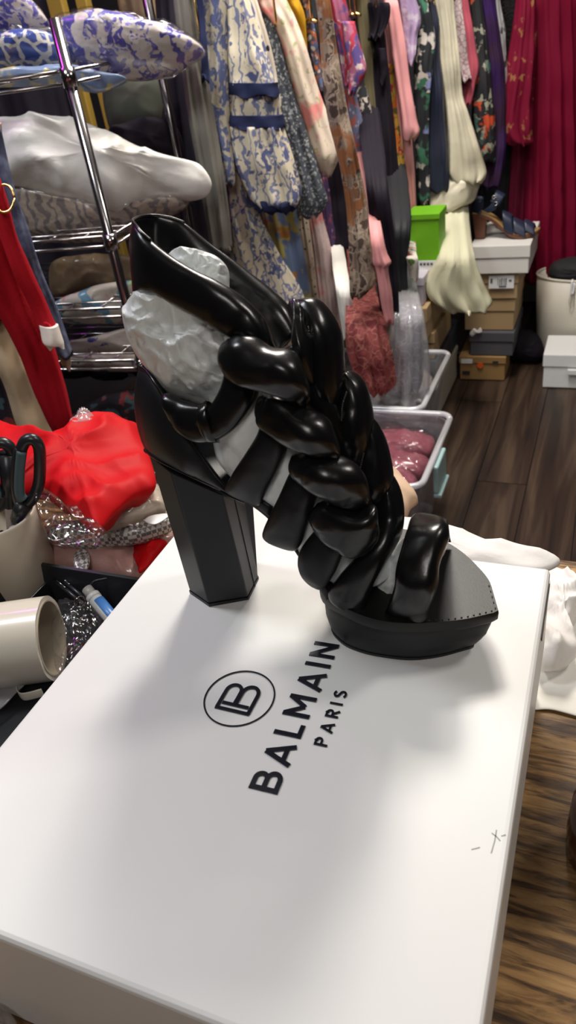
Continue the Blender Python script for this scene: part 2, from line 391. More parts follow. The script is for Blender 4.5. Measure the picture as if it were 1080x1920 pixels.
# lettering: strokes in letter space (u along the word, v up the letter 0..1), swept into raised bars
def seg_vf(p, q, wd, z0, z1, ext=(0, 0)):
    p = Vector(p); q = Vector(q); d = (q-p).normalized(); n = Vector((-d.y, d.x))*wd/2
    p = p-d*ext[0]; q = q+d*ext[1]
    return slab_poly([(p-n)[:], (q-n)[:], (q+n)[:], (p+n)[:]], z0, z1)
def arc(cx, cy, rx, ry, a0, a1, n=12): return [(cx+rx*math.cos(R(a0+(a1-a0)*i/n)), cy+ry*math.sin(R(a0+(a1-a0)*i/n))) for i in range(n+1)]
def poly_stroke(pts, wd, z0, z1):
    """mitred stroke as one slab"""
    P2 = [Vector(p) for p in pts]; n = len(P2); L, Rr = [], []
    for i in range(n):
        d0 = (P2[i]-P2[i-1]).normalized() if i else (P2[1]-P2[0]).normalized()
        d1 = (P2[i+1]-P2[i]).normalized() if i < n-1 else d0
        t = (d0+d1).normalized(); nn = Vector((-t.y, t.x)); k = wd/2/max(.5, nn.dot(Vector((-d0.y, d0.x))))
        L.append(P2[i]+nn*k); Rr.append(P2[i]-nn*k)
    v = [(*p, z) for z in (z0, z1) for p in L+Rr]; f = []; m2 = 2*n
    for i in range(n-1):
        f += [(i, i+1, n+i+1, n+i), (m2+i, m2+n+i, m2+n+i+1, m2+i+1), (i, m2+i, m2+i+1, i+1), (n+i, n+i+1, m2+n+i+1, m2+n+i)]
    f += [(0, n, m2+n, m2), (n-1, m2+n-1, m2+2*n-1, 2*n-1)]
    return v, f
def letter(ch, t):
    """strokes of a unit-height letter, stroke weight t, returns (list of polylines, width)"""
    h = t/2
    if ch == 'B':
        return [[(h, 0), (h, 1)], [(0, 1-h), (.40, 1-h)]+arc(.42, (1.52-h)/2, .20, (.48-h)/2, 80, -80, 10)+[(.40, .52), (0, .52)], [(0, .52), (.44, .52)]+arc(.46, (.52+h)/2, .24, (.52-h)/2, 80, -80, 10)+[(.44, h), (0, h)]], .74
    if ch == 'A': return [[(h*.6, 0), (.43, 1-h*.3)], [(.86-h*.6, 0), (.43, 1-h*.3)], [(.17, .27), (.69, .27)]], .86
    if ch == 'L': return [[(h, 0), (h, 1)], [(0, h), (.55, h)]], .55
    if ch == 'M': return [[(h, 0), (h, 1)], [(h, 1-h*.4), (.48, .30)], [(.96-h, 1-h*.4), (.48, .30)], [(.96-h, 0), (.96-h, 1)]], .96
    if ch == 'I': return [[(h, 0), (h, 1)]], t
    if ch == 'N': return [[(h, 0), (h, 1)], [(h, 1-h*.5), (.78-h, h*.5)], [(.78-h, 0), (.78-h, 1)]], .78
    if ch == 'P': return [[(h, 0), (h, 1)], [(0, 1-h), (.40, 1-h)]+arc(.40, .70, .22, .30-h, 90, -90, 10)+[(0, .40+h)]], .66
    if ch == 'R': return [[(h, 0), (h, 1)], [(0, 1-h), (.40, 1-h)]+arc(.40, .70, .22, .30-h, 90, -90, 10)+[(0, .40+h)], [(.34, .42), (.64, 0)]], .68
    if ch == 'S': return [arc(.33, .73, .25, .27-h, 30, 180, 10)+arc(.33, .73, .25, .27-h, 190, 262, 5)[:]+arc(.33, .25+h*.3, .27, .27-h*.6, 82, -150, 14)], .66
def word(text, start, end, height, t, name):
    """start/end: world x,y of the baseline ends on the lid; letters' tops point to -x side"""
    s = Vector(start); e = Vector(end); d = (e-s).normalized(); up = Vector((-d.y, d.x)); L = (e-s).length
    ws = [letter(c, t)[1]*height for c in text]; gap = (L-sum(ws))/(len(text)-1); u = 0
    for c, wd in zip(text, ws):
        st, _ = letter(c, t); vf = []
        for k, pl_ in enumerate(st):
            pts = [(s+d*(u+p[0]*height)+up*(p[1]*height))[:] for p in pl_]
            vf.append(poly_stroke(pts, t*height, BZ-.0005, BZ+.0011+.00003*k))
        o = multi(name, vf, M['ink'], lid, smooth=False)
        u += wd+gap
def q2(x, y): p = PZ(x, y, BZ); return Vector((p.x, p.y))
bs, be, ts = q2(520, 1491), q2(637, 1211), q2(466, 1478)
word('BALMAIN', bs, be, (ts-bs).length, .168, 'letter')
bs, be, ts = q2(613, 1402), q2(652, 1299), q2(588, 1397)
word('PARIS', bs, be, (ts-bs).length, .17, 'letter')
ring_c = (q2(383, 1318)+q2(515, 1300))/2; rr = (q2(515, 1300)-q2(383, 1318)).length/2
ring = [(ring_c.x+rr*math.cos(a*math.pi/36), ring_c.y+rr*math.sin(a*math.pi/36)) for a in range(73)]
multi('emblem_ring', [poly_stroke(ring, .0011, BZ-.0005, BZ+.0009)], M['ink'], lid, smooth=False)
# emblem: a B whose stem is drawn as two bars with feet
def eb():
    # frame of the emblem: origin at the foot end of the outer bar, u along +y (word direction), v to -x
    o0 = q2(404, 1323); 
    ux = q2(466, 1340)-o0; out = []
    A, Bp = q2(404, 1326), q2(468, 1341)      # ends of the long outer bar (letter's stem, lies along x)
    d = (Bp-A).normalized(); n = Vector((-d.y, d.x)); L = (Bp-A).length; w_ = .0027
    def pt(u, v): return (A+d*(u*L)+n*(v*L))[:]
    z0, z1 = BZ-.0005, BZ+.0011
    out.append(poly_stroke([pt(.0, .0), pt(1, .0)], w_, z0, z1))
    out.append(poly_stroke([pt(.12, .19), pt(.88, .19)], w_, z0, z1+.00004))
    out.append(poly_stroke([pt(.04, .0), pt(.04, .62)]+[pt(.04+.21*(1-math.cos(R(a))), .62+.22*math.sin(R(a))) for a in range(15, 181, 15)]+[pt(.46, .17)], w_, z0, z1+.00008))
    out.append(poly_stroke([pt(.50, .17), pt(.50, .62)]+[pt(.50+.23*(1-math.cos(R(a))), .62+.26*math.sin(R(a))) for a in range(15, 181, 15)]+[pt(.96, .0)], w_*1.05, z0, z1+.00012))
    multi('emblem_letter', out, M['ink'], lid, smooth=False)
eb()
# scuff marks on the lid
for k, (pa, pb) in enumerate([((922, 1562), (938, 1577)), ((931, 1556), (921, 1600)), ((940, 1568), (948, 1565)), ((884, 1593), (900, 1589))]):
    a, b_ = q2(*pa), q2(*pb); multi('scuff', [poly_stroke([a[:], ((a+b_)/2+Vector((.0004, .0002)))[:], b_[:]], .0007, BZ-.0003, BZ+.0001)], pmat('scuff_grey', (.30, .29, .27), .7) if k == 0 else bpy.data.materials['scuff_grey'], lid, smooth=False)
# ================================================================ THE PLATFORM SHOE (its long axis runs along x at y = YS)
shoe = thing('platform_shoe', 'black leather platform high heel with puffy braided straps standing on the white box', 'shoe', (-.19, YS, BZ))
L_, LM = M['leather'], M['leather_matte']
def mir(v): v = Vector(v); return Vector((v.x, 2*YS-v.y, v.z))
# ---- platform: stacked outlines, back -> near side -> tip -> far side
def outl(pts, n=72):
    out = []; k = len(pts)
    for i in range(n):
        t = i/n*k; j = int(t); f = t-j; a, b, c, d = (pts[(j+q) % k] for q in (-1, 0, 1, 2))
        if j in TIPS or (j+1) % k in TIPS: out.append(tuple(b[q]*(1-f)+c[q]*f for q in (0, 1)))
        else: out.append(tuple(.5*(2*b[q]+(c[q]-a[q])*f+(2*a[q]-5*b[q]+4*c[q]-d[q])*f*f+(3*b[q]-a[q]-3*c[q]+d[q])*f**3) for q in (0, 1)))
    return out
def wp(x, y, z): p = PZ(x, y, z); return (p.x, p.y)
Zt = BZ+.038
top_near = [wp(599, 1108, Zt), wp(640, 1140, Zt), wp(700, 1164, Zt), wp(760, 1172, Zt), wp(820, 1170, Zt), wp(880, 1163, Zt), wp(936, 1150, Zt)]
top_far = [(-.056, .432), (-.068, .450), (-.085, .468), (-.105, .481), (-.13, .488), (-.155, .486), (-.176, .468), (-.186, .44)]
top_o = top_near+top_far; TIPS = {6}
bot_near = [wp(622, 1178, BZ), wp(640, 1207, BZ), wp(675, 1224, BZ), wp(720, 1234, BZ), wp(776, 1239, BZ), wp(835, 1231, BZ), wp(888, 1216, BZ)]
bot_far = [(-.069, .416), (-.079, .432), (-.093, .448), (-.110, .459), (-.130, .465), (-.150, .463), (-.166, .450), (-.172, .43)]
bot_o = bot_near+bot_far
T, B_ = outl(top_o), outl(bot_o)
def mixo(f, inset=0):
    cx = sum(p[0] for p in T)/len(T); cy = sum(p[1] for p in T)/len(T)
    return [((b[0]*(1-f)+t[0]*f-cx)*(1-inset)+cx, (b[1]*(1-f)+t[1]*f-cy)*(1-inset)+cy) for t, b in zip(T, B_)]
def layer_vf(levels):
    V = []; n = len(T)
    for z, f, ins in levels: V += [(x, y, z) for x, y in mixo(f, ins)]
    Fc = grid_faces(len(levels), n); Fc.append(tuple(range(n))[::-1]); k = (len(levels)-1)*n; Fc.append(tuple(range(k, k+n))); return V, Fc
v, f = layer_vf([(BZ+.0005, 0, .0), (BZ+.0030, .02, -.004)]); o = mesh_obj('outsole', v, f, M['heel'], shoe, smooth=False)
v, f = layer_vf([(BZ+.0030, .03, .004), (BZ+.009, .28, .0), (BZ+.016, .52, -.002), (BZ+.0175, .56, .004), (BZ+.024, .74, .018), (BZ+.029, .86, .03)])
o = mesh_obj('platform', v, f, LM, shoe); bevel_obj(o, .0006, 2, 50)
v, f = layer_vf([(BZ+.029, .93, .02), (BZ+.0315, .97, .0), (BZ+.0375, 1.0, -.0), (BZ+.0395, 1.0, .006)])
top = mesh_obj('insole_board', v, f, M['insole'], shoe, smooth=True); top.modifiers.new('es', 'EDGE_SPLIT').split_angle = R(50)
# stitched edge along the near side of the insole
st = mixo(1.0, .035); idx = [i for i in range(18, 34)]
multi('edge_stitch', [tube_vf([(st[i][0], st[i][1], BZ+.0398), (st[i][0]*.75+st[i+1][0]*.25, st[i][1]*.75+st[i+1][1]*.25, BZ+.0400)], .0004, 5) for i in idx], M['thread'], top)
# ---- shank / arched sole from the platform up to the heel seat
prof = [((598, 1098), -.020, .020), ((575, 1070), -.032, .032), ((545, 1025), -.034, .034), ((503, 975), -.034, .033), ((458, 941), -.033, .033), ((414, 919), -.033, .033), ((370, 898), -.032, .032), ((333, 880), -.030, .030), ((300, 863), -.024, .024), ((281, 851), -.008, .008)]
V = []; sec = []
pr = cr([(*p, a, b) for p, a, b in prof], 30)
for x, y, a, b in pr:
    near = S(x, y, a); zz = near.z; xx = near.x; th = .0065
    sec.append((xx, zz, a, b))
    V += [(xx, YS+a, zz), (xx, YS+a, zz+th), (xx, YS, zz+th-.0015), (xx, YS+b, zz+th), (xx, YS+b, zz)]
f = grid_faces(30, 5); f.append((0, 1, 2, 3, 4)); f.append(tuple(29*5+i for i in range(5))[::-1])
o = mesh_obj('arched_sole', V, f, LM, shoe, smooth=False); bevel_obj(o, .0012, 2, 40)
# ---- heel: tapering hexagonal block
bot = [PZ(357, 1113, BZ), PZ(393, 1138, BZ), PZ(466, 1125, BZ), PZ(485, 1085, BZ)]
bot = [Vector((p.x, p.y, BZ+.0005)) for p in bot]+[Vector((-.2795, .466, BZ+.0005)), Vector((-.308, .449, BZ+.0005))]
def on_plane(x, y, a, b, c):
    n = (b-a).cross(c-a); d = ray(x, y); return CAM+d*((a-CAM).dot(n)/d.dot(n))
B1 = S(320, 884, -.031); A1 = on_plane(279, 851, bot[0], bot[1], B1); C1 = on_plane(417, 926, bot[1], bot[2], B1); D1 = on_plane(458, 945, bot[2], bot[3], C1)
tp = [A1, B1, C1, D1]
tp += [Vector((tp[2].x+.004, YS+.032, tp[2].z-.003)), Vector((tp[1].x-.004, YS+.031, tp[1].z+.006))]; print('heel top', [tuple(round(q, 3) for q in p) for p in tp])
def heel_vf(f0, f1, out=0):
    v = []
    for fr in (f0, f1):
        ps = [b.lerp(t, fr) for b, t in zip(bot, tp)]; c = sum(ps, Vector())/6
        v += [c+(p-c)*(1+out) for p in ps]
    return v, grid_faces(2, 6)+[tuple(range(6))[::-1], tuple(range(6, 12))]
v, f = heel_vf(.025, .995); o = mesh_obj('heel_block', v, f, M['heel'], shoe, smooth=False); bevel_obj(o, .0012, 2, 20)
v, f = heel_vf(0, .022, .012); mesh_obj('heel_cap', v, f, M['heel'], shoe, smooth=False)
c1, c2 = bot[2].lerp(bot[3], .62), tp[2].lerp(tp[3], .55)
tube('heel_seam', [c1+(c1-bot[5])*.004+Vector((.0003, -.0003, 0)), c2+Vector((.0002, -.0003, 0))], .0004, M['thread'], shoe, 6)
# ---- heel counter: U-shaped cup, near side then round the back to the mirrored far side
tp_ = [((430, 922), -.0335), ((400, 885), -.0355), ((362, 830), -.036), ((327, 778), -.034), ((296, 726), -.026), ((276, 697), -.014), ((262, 684), 0)]
bt_ = [((430, 925), -.0335), ((392, 908), -.0355), ((340, 884), -.0345), ((305, 867), -.030), ((288, 857), -.022), ((279, 850), -.011), ((274, 843), 0)]
topc = [S(*p, n) for p, n in tp_]; botc = [S(*p, n) for p, n in bt_]
topc += [mir(p) for p in topc[-2::-1]]; botc += [mir(p) for p in botc[-2::-1]]
tt = cr([tuple(p) for p in topc], 49); bb = cr([tuple(p) for p in botc], 49)
def counter(off):
    V = []
    for k in range(9):
        s = k/8
        for i in range(49):
            p = Vector(bb[i]).lerp(Vector(tt[i]), s); c = Vector((-.262, YS, p.z)); d = (p-c); d.z = 0
            d = d.normalized() if d.length > 1e-6 else d
            V.append(p+d*(.007*math.sin(math.pi*s)**.8*(1 if abs(i-24) < 18 else .5)+off))
    return V
Va = counter(0); Vb = counter(-.0025); k = len(Va)
f = grid_faces(9, 49, False)+grid_faces(9, 49, False, k); f += [(8*49+i, 8*49+i+1, k+8*49+i+1, k+8*49+i) for i in range(48)]
f += [(i, i+1, k+i+1, k+i) for i in range(48)]
cnt = mesh_obj('heel_counter', Va+Vb, f, LM, shoe)
tube('piping', [Va[8*49+i] for i in range(49)], .0014, L_, cnt, 8)
tube('piping', [Vector(p)+Vector((0, 0, .0005)) for p in [Va[0*49+i] for i in range(2, 47)]], .0016, L_, cnt, 8)
# lining wall seen inside the counter
# ---- straps -----------------------------------------------------------------
TH = .78
def strap(name, rows, gather=(0, 0), wr=.02, seed=0, lump=.003, taper=(1, 1), nr=44, power=2.5, mat=None, label=None, kf=9):
    pairs = []
    for r in rows:
        xa, ya, xb, yb, n, th = r[:6]; th *= TH; nb = r[6] if len(r) > 6 else n
        pairs.append((tuple(S(xa, ya, n)), tuple(S(xb, yb, nb)), th))
    v, f = ribbon_vf(pairs, nr, 32, power, gather, wr, seed, lump, taper, kf)
    o = mesh_obj(name, v, f, mat or L_, shoe)
    if label: o['label'] = label
    return o
# ankle strap: near front -> heel back -> far front (one puffy band)
ank = [(519, 650, 507, 668, -.030, .006), (503, 612, 484, 655, -.034, .012), (476, 581, 456, 638, -.036, .013), (440, 551, 415, 618, -.037, .013), (400, 526, 376, 596, -.037, .012),
       (360, 506, 335, 573, -.036, .011), (318, 480, 300, 556, -.034, .009), (282, 452, 272, 550, -.031, .006), (258, 428, 258, 552, -.024, .0035),
       (249, 415, 251, 556, -.008, .003), (262, 408, 259, 545, .014, .003), (285, 405, 283, 515, .030, .003), (318, 409, 312, 490, .036, .0035), (346, 419, 340, 474, .038, .006),
       (392, 456, 366, 505, .037, .010), (434, 487, 405, 536, .035, .012), (470, 516, 440, 568, .032, .013), (508, 546, 470, 612, .028, .013), (540, 575, 500, 640, .022, .013), (562, 618, 520, 668, .014, .008)]
strap('ankle_strap', ank, seed=1, nr=120, lump=.0035, wr=.03, power=2.4, taper=(.7, .7))
# thin rim welt along the top of the ankle strap at the back
rim = [S(x, y, n) for x, y, n in [(282, 451, -.031), (266, 437, -.0285), (256, 425, -.023), (249, 414, -.008), (262, 407, .014), (285, 404, .030), (318, 408, .036), (346, 418, .038)]]
tube('piping', cr([tuple(p) for p in rim], 40), .0012, L_, shoe, 8)
# far row of the braid, ridge of the instep
strap('braid_strap', [(555, 560, 540, 575, .006, .006), (592, 560, 548, 588, .004, .014), (622, 596, 566, 612, .000, .019), (637, 640, 578, 650, -.004, .020), (642, 690, 588, 690, -.006, .020), (642, 735, 600, 740, -.006, .017), (632, 770, 612, 775, -.004, .008)], (.16, .05), .02, 2, .005, (.6, .6))
strap('braid_knot', [(566, 578, 536, 566, -.006, .010), (572, 604, 548, 598, -.016, .014), (580, 640, 556, 650, -.024, .014), (588, 690, 548, 676, -.024, .012), (596, 720, 570, 712, -.020, .006)], (.22, .22), .06, 5, .004, (.6, .5), kf=9)
strap('braid_strap', [(652, 694, 642, 706, .004, .008), (680, 722, 640, 738, .002, .016), (694, 772, 636, 780, -.002, .020), (697, 815, 640, 825, -.004, .020), (690, 850, 645, 866, -.004, .016), (676, 872, 655, 880, -.002, .008)], (.18, .05), .03, 3, .005, (.6, .6))
strap('braid_strap', [(700, 782, 690, 790, .004, .007), (718, 820, 682, 832, .002, .015), (731, 870, 674, 880, -.002, .019), (733, 910, 670, 920, -.006, .019), (718, 945, 668, 945, -.008, .012), (700, 958, 676, 955, -.008, .006)], (.15, .05), .02, 4, .005, (.6, .6))
# long near strap that falls from the ridge down to the sole
strap('braid_strap', [(732, 884, 722, 892, .002, .006), (748, 926, 712, 944, -.004, .013), (753, 972, 710, 985, -.012, .013), (743, 1016, 696, 1016, -.024, .013), (721, 1060, 664, 1048, -.034, .013), (699, 1100, 632, 1084, -.040, .013), (687, 1135, 616, 1110, -.042, .012), (686, 1158, 624, 1130, -.042, .008)], (.14, .04), .02, 6, .003, (.5, .8), nr=40)
# strands running down to the near edge of the sole
strap('side_strap', [(480, 690, 420, 668, -.030, .010), (486, 724, 422, 700, -.036, .013), (474, 762, 412, 732, -.040, .014), (448, 798, 396, 757, -.042, .014), (412, 822, 382, 760, -.043, .013), (380, 826, 366, 758, -.043, .012), (350, 812, 338, 752, -.042, .012), (328, 786, 316, 742, -.040, .010), (312, 752, 304, 734, -.037, .006)], (0, .1), .03, 7, .004, (1, .5), nr=60)
strap('strap_gather', [(412, 828, 384, 752, -.0435, .0125), (404, 826, 382, 756, -.044, .0150), (392, 826, 376, 757, -.0435, .0125)], (.12, .12), .02, 8, .003, nr=10, kf=11)
strap('side_strap', [(540, 800, 492, 780, -.036, .010), (540, 832, 484, 812, -.040, .012), (526, 872, 462, 848, -.042, .013), (506, 910, 437, 886, -.043, .012), (492, 938, 424, 910, -.042, .009), (486, 950, 422, 922, -.041, .004)], (0, 0), .015, 9, .002, (.9, .8), mat=LM)
strap('side_strap', [(600, 890, 548, 876, -.038, .010), (594, 930, 532, 912, -.042, .013), (580, 972, 512, 954, -.044, .014), (570, 1006, 496, 988, -.044, .013), (562, 1024, 496, 1004, -.043, .010), (552, 1032, 520, 1018, -.042, .004)], (0, 0), .02, 10, .002, (.9, .8), mat=LM)
strap('side_strap', [(650, 1000, 602, 984, -.038, .010), (644, 1034, 582, 1004, -.042, .013), (632, 1066, 562, 1034, -.044, .014), (618, 1090, 564, 1066, -.044, .012), (606, 1104, 584, 1090, -.043, .006)], (0, 0), .02, 11, .002, (.9, .8), mat=LM)
# near row of the braid
strap('braid_strap', [(440, 634, 424, 652, -.044, .007), (470, 630, 424, 690, -.050, .015), (500, 652, 452, 716, -.054, .017), (535, 662, 500, 727, -.055, .018), (562, 680, 534, 742, -.053, .017), (578, 716, 556, 762, -.048, .012), (580, 755, 566, 770, -.042, .005)], (.12, .12), .03, 12, .0055, (.72, .62), nr=60)
strap('braid_strap', [(500, 738, 484, 748, -.045, .007), (528, 744, 488, 794, -.051, .015), (562, 768, 520, 820, -.055, .017), (598, 782, 556, 838, -.055, .017), (622, 800, 594, 850, -.052, .015), (636, 832, 616, 856, -.047, .010), (637, 856, 626, 860, -.043, .004)], (.10, .12), .03, 13, .0055, (.72, .62), nr=60)
strap('braid_strap', [(566, 850, 550, 860, -.044, .007), (594, 850, 556, 892, -.050, .015), (630, 860, 580, 908, -.054, .017), (664, 876, 610, 928, -.054, .017), (686, 898, 636, 944, -.051, .015), (693, 926, 662, 954, -.046, .010), (690, 946, 676, 956, -.042, .004)], (.10, .12), .03, 14, .0055, (.72, .62), nr=60)
strap('braid_strap', [(610, 940, 590, 950, -.040, .007), (640, 944, 586, 978, -.047, .015), (674, 958, 604, 1004, -.051, .017), (704, 958, 632, 1026, -.051, .017), (710, 984, 654, 1036, -.048, .014), (708, 1010, 682, 1032, -.042, .007)], (.12, .06), .04, 15, .0055, (.72, .7), nr=60)
# dark linings that close the middle of the braid
strap('braid_core', [(565, 640, 540, 650, -.012, .010), (600, 700, 520, 690, -.014, .014), (640, 780, 560, 770, -.014, .014), (670, 860, 600, 850, -.014, .014), (700, 930, 640, 940, -.016, .013), (706, 985, 650, 990, -.018, .010)], seed=16, nr=30)
# toe strap
strap('toe_strap', [(714, 1166, 803, 1168, -.043, .005), (727, 1136, 806, 1142, -.047, .010), (741, 1094, 820, 1100, -.049, .013), (746, 1068, 822, 1060, -.043, .012), (756, 1032, 832, 1024, -.032, .012), (763, 1002, 842, 1000, -.020, .011), (768, 980, 841, 988, -.002, .011), (775, 975, 840, 986, .018, .010), (790, 986, 842, 998, .034, .008), (806, 1006, 846, 1016, .042, .005)], (0, .04), .02, 17, .004, nr=50, power=2.6)
# straps of the far side, seen only from elsewhere
for k, rows in enumerate([[(540, 800), (506, 910), (486, 950)], [(600, 890), (580, 972), (556, 1026)], [(650, 990), (626, 1066), (604, 1100)]]):
    pairs = []
    for i, (x, y) in enumerate(rows):
        a = mir(S(x, y, -.036-.004*(i == 1))); b = mir(S(x-60, y-22, -.036-.004*(i == 1))); pairs.append((tuple(a), tuple(b), (.009, .012, .005)[i]))
    v, f = ribbon_vf(pairs, 16, 20, 2.2, (0, 0), .02, 20+k, .002); mesh_obj('side_strap', v, f, LM, shoe)
# elastic tabs on the sole edge between straps
for (xa, ya, xb, yb, n) in [(487, 940, 512, 958, -.036), (606, 1096, 620, 1118, -.038), (686, 1140, 716, 1150, -.040)]:
    strap('elastic_tab', [(xa, ya-8, xa-6, ya+10, n, .003), (xb, yb-8, xb-6, yb+10, n, .003)], seed=3, nr=4, lump=0, mat=LM)
# visible seams on the ridge straps
for pts, n in [([(578, 612), (581, 640), (584, 668), (585, 690)], -.020), ([(650, 735), (642, 760), (640, 790)], -.024), ([(682, 850), (675, 880), (672, 905)], -.028)]:
    P3 = [S(x, y, n) for x, y in pts]; P3 = cr([tuple(p) for p in P3], 18); vf = []
    for i in range(0, 17): vf.append(tube_vf([Vector(P3[i]), Vector(P3[i]).lerp(Vector(P3[i+1]), .6)], .0005, 5))
    multi('seam_stitch', vf, M['thread'], shoe)
# ---- white film stuffing
def pl3(pts, n): return [tuple(S(x, y, n)) for x, y in pts]
heelbag = [(231, 592), (240, 572), (262, 548), (300, 530), (350, 520), (392, 540), (432, 590), (440, 640), (432, 700), (420, 735), (400, 752), (378, 757), (345, 748), (315, 738), (288, 706), (262, 676), (243, 640)]
upbag = [(315, 480), (340, 468), (372, 471), (402, 480), (426, 502), (430, 530), (425, 575), (380, 590), (330, 560), (305, 520)]
vf = [blob_vf(pl3(heelbag, -.012), .034, amp=.010, freq=34, seed=2, rings=40, res=160, amp2=.0022),
      blob_vf(pl3(upbag, .010), .016, amp=.006, freq=45, seed=5, rings=24, res=110, amp2=.0016)]
pairs = [(tuple(S(a, b, -.016)), tuple(S(c, d, -.010)), th) for a, b, c, d, th in [(395, 740, 520, 700, .020), (400, 800, 550, 755, .026), (412, 850, 590, 820, .028), (440, 886, 628, 870, .027), (505, 952, 672, 905, .026), (560, 1015, 708, 960, .026), (606, 1072, 735, 1014, .022), (650, 1106, 745, 1060, .014)]]
vv, ff = ribbon_vf(pairs, 60, 60, 2.2, (0, 0), 0, 3, .012); vf.append((vv, ff))
o = multi('paper_stuffing', vf, M['stuff']); clean(o)
tag(o, 'crumpled white film stuffing that fills the heel and instep of the black shoe', 'stuffing')
toe = [(694, 1128), (706, 1090), (728, 1044), (749, 1016), (762, 1006), (790, 1006), (824, 1008), (838, 1012), (832, 1035), (818, 1062), (790, 1120), (760, 1138), (718, 1134)]
o = blob('paper_stuffing', pl3(toe, -.014), .018, M['stuff'], amp=.006, freq=50, seed=9, rings=18, res=90, amp2=.001)
tag(o, 'small wad of white film stuffing under the toe strap of the black shoe', 'stuffing')
# ================================================================ PRINTED CLOTHS
c_ = lambda r, g, b: (r, g, b)
PR = {}
PR['toile'] = print_mat('cream_toile_blue', (.70, .62, .47), [((.12, .135, .26), 'n', 46, .595, .03), ((.20, .22, .34), 'w', 14, .86, .06), ((.10, .115, .24), 'n', 22, .63, .02)], warp=.05)
PR['toile2'] = print_mat('grey_toile_blue', (.42, .38, .30), [((.08, .10, .20), 'n', 45, .54, .04), ((.10, .12, .24), 'w', 10, .78, .08)], warp=.05)
PR['navytrim'] = pmat('navy_trim', (.02, .026, .075), .8, spec=.2)
PR['grey'] = pmat('grey_wool', (.16, .15, .13), .9, spec=.2, bump=.4, bscale=90)
PR['olivegrey'] = pmat('olive_grey_cloth', (.20, .19, .15), .9, spec=.2, bump=.3, bscale=60)
PR['ditsy'] = print_mat('navy_ditsy', (.065, .075, .095), [((.42, .43, .42), 'v', 85, .28, .08), ((.30, .32, .33), 'n', 120, .60, .04)], warp=.02)
PR['coral'] = print_mat('coral_floral', (.74, .62, .50), [((.78, .28, .26), 'n', 13, .56, .05), ((.42, .42, .22), 'n', 40, .62, .05), ((.72, .38, .34), 'v', 26, .16, .06)], warp=.04)
PR['mustard'] = pmat('mustard_cloth', (.62, .34, .02), .8, spec=.2, bump=.2)
PR['multi'] = print_mat('small_bright_floral', (.10, .09, .12), [((.60, .55, .50), 'v', 55, .30, .06), ((.55, .16, .06), 'n', 60, .56, .04), ((.12, .18, .40), 'n', 50, .60, .03)], warp=.02)
PR['paisley'] = print_mat('brown_paisley', (.28, .21, .16), [((.09, .06, .05), 'w', 9, .62, .08), ((.42, .33, .25), 'e', 24, .05, .02), ((.30, .12, .05), 'n', 14, .58, .05)], warp=.07)
PR['purplep'] = print_mat('purple_pink_print', (.40, .13, .22), [((.12, .08, .26), 'n', 18, .52, .04), ((.62, .50, .48), 'n', 26, .60, .03), ((.42, .04, .07), 'w', 7, .82, .05)], warp=.06)
PR['bluecoral'] = print_mat('blue_coral_print', (.20, .22, .36), [((.55, .50, .50), 'v', 60, .26, .06), ((.55, .16, .12), 'n', 24, .56, .04)], warp=.03)
PR['damask'] = print_mat('black_damask', (.55, .48, .42), [((.03, .03, .035), 'w', 14, .45, .08), ((.03, .03, .035), 'n', 40, .56, .03)], warp=.08)
PR['olive'] = pmat('olive_cloth', (.16, .135, .075), .85, spec=.2, bump=.2, bscale=60)
PR['black'] = pmat('soft_black', (.014, .011, .018), .75, spec=.2, bump=.3, bscale=80)
PR['yellowfl'] = print_mat('yellow_orange_floral', (.50, .36, .05), [((.60, .16, .02), 'n', 24, .53, .05), ((.36, .03, .06), 'n', 34, .60, .04), ((.10, .12, .03), 'n', 30, .64, .03)], warp=.05)
PR['pink'] = pmat('pale_pink_cloth', (.72, .32, .32), .7, spec=.2, bump=.2, bscale=60)
PR['lilac'] = print_mat('lilac_print', (.44, .32, .52), [((.60, .52, .62), 'n', 40, .56, .05)])
PR['bwgreen'] = print_mat('black_white_green_floral', (.020, .022, .026), [((.55, .50, .46), 'n', 20, .57, .02), ((.05, .16, .10), 'n', 16, .62, .03), ((.22, .26, .50), 'n', 14, .68, .02)], warp=.05)
PR['navy'] = pmat('navy_satin', (.016, .020, .042), .45, bump=.15, bscale=30)
PR['creamc'] = pmat('cream_satin', (.62, .57, .43), .45, bump=.35, bscale=26, bdist=.006)
PR['ivory'] = pmat('ivory_cloth', (.66, .64, .46), .7, spec=.2, bump=.25, bscale=26, bdist=.004)
PR['lace'] = print_mat('white_lace', (.60, .50, .50), [((.34, .20, .22), 'e', 60, .06, .03)])
PR['rose'] = pmat('rose_cloth', (.50, .10, .14), .7, spec=.2, bump=.2)
PR['poppy'] = print_mat('black_poppy_print', (.022, .022, .024), [((.62, .085, .03), 'n', 15, .57, .02), ((.34, .34, .26), 'n', 22, .61, .02), ((.06, .15, .13), 'n', 18, .62, .03)], warp=.05)
PR['plum'] = print_mat('dark_plum', (.030, .010, .030), [((.040, .012, .10), 'n', 6, .55, .10)])
PR['bwsketch'] = print_mat('white_black_sketch', (.36, .36, .36), [((.05, .05, .05), 'n', 30, .55, .03)])
PR['fluffy'] = pmat('fluffy_black', (.010, .009, .009), .95, spec=.2, bump=1, bscale=130, bdist=.01)
PR['crimson'] = pmat('crimson_cloth', (.17, .001, .022), .7, spec=.2, bump=.15, bscale=30)
PR['crimson_emb'] = print_mat('crimson_gold_embroidered', (.17, .001, .022), [((.30, .12, .05), 'n', 28, .64, .03)], warp=.05)
PR['rosewood'] = pmat('rose_crimson_cloth', (.24, .02, .06), .8, spec=.2)
PR['blueyel'] = print_mat('blue_yellow_floral', (.18, .25, .42), [((.52, .44, .14), 'n', 14, .52, .03), ((.50, .22, .06), 'n', 16, .66, .03)], warp=.04)
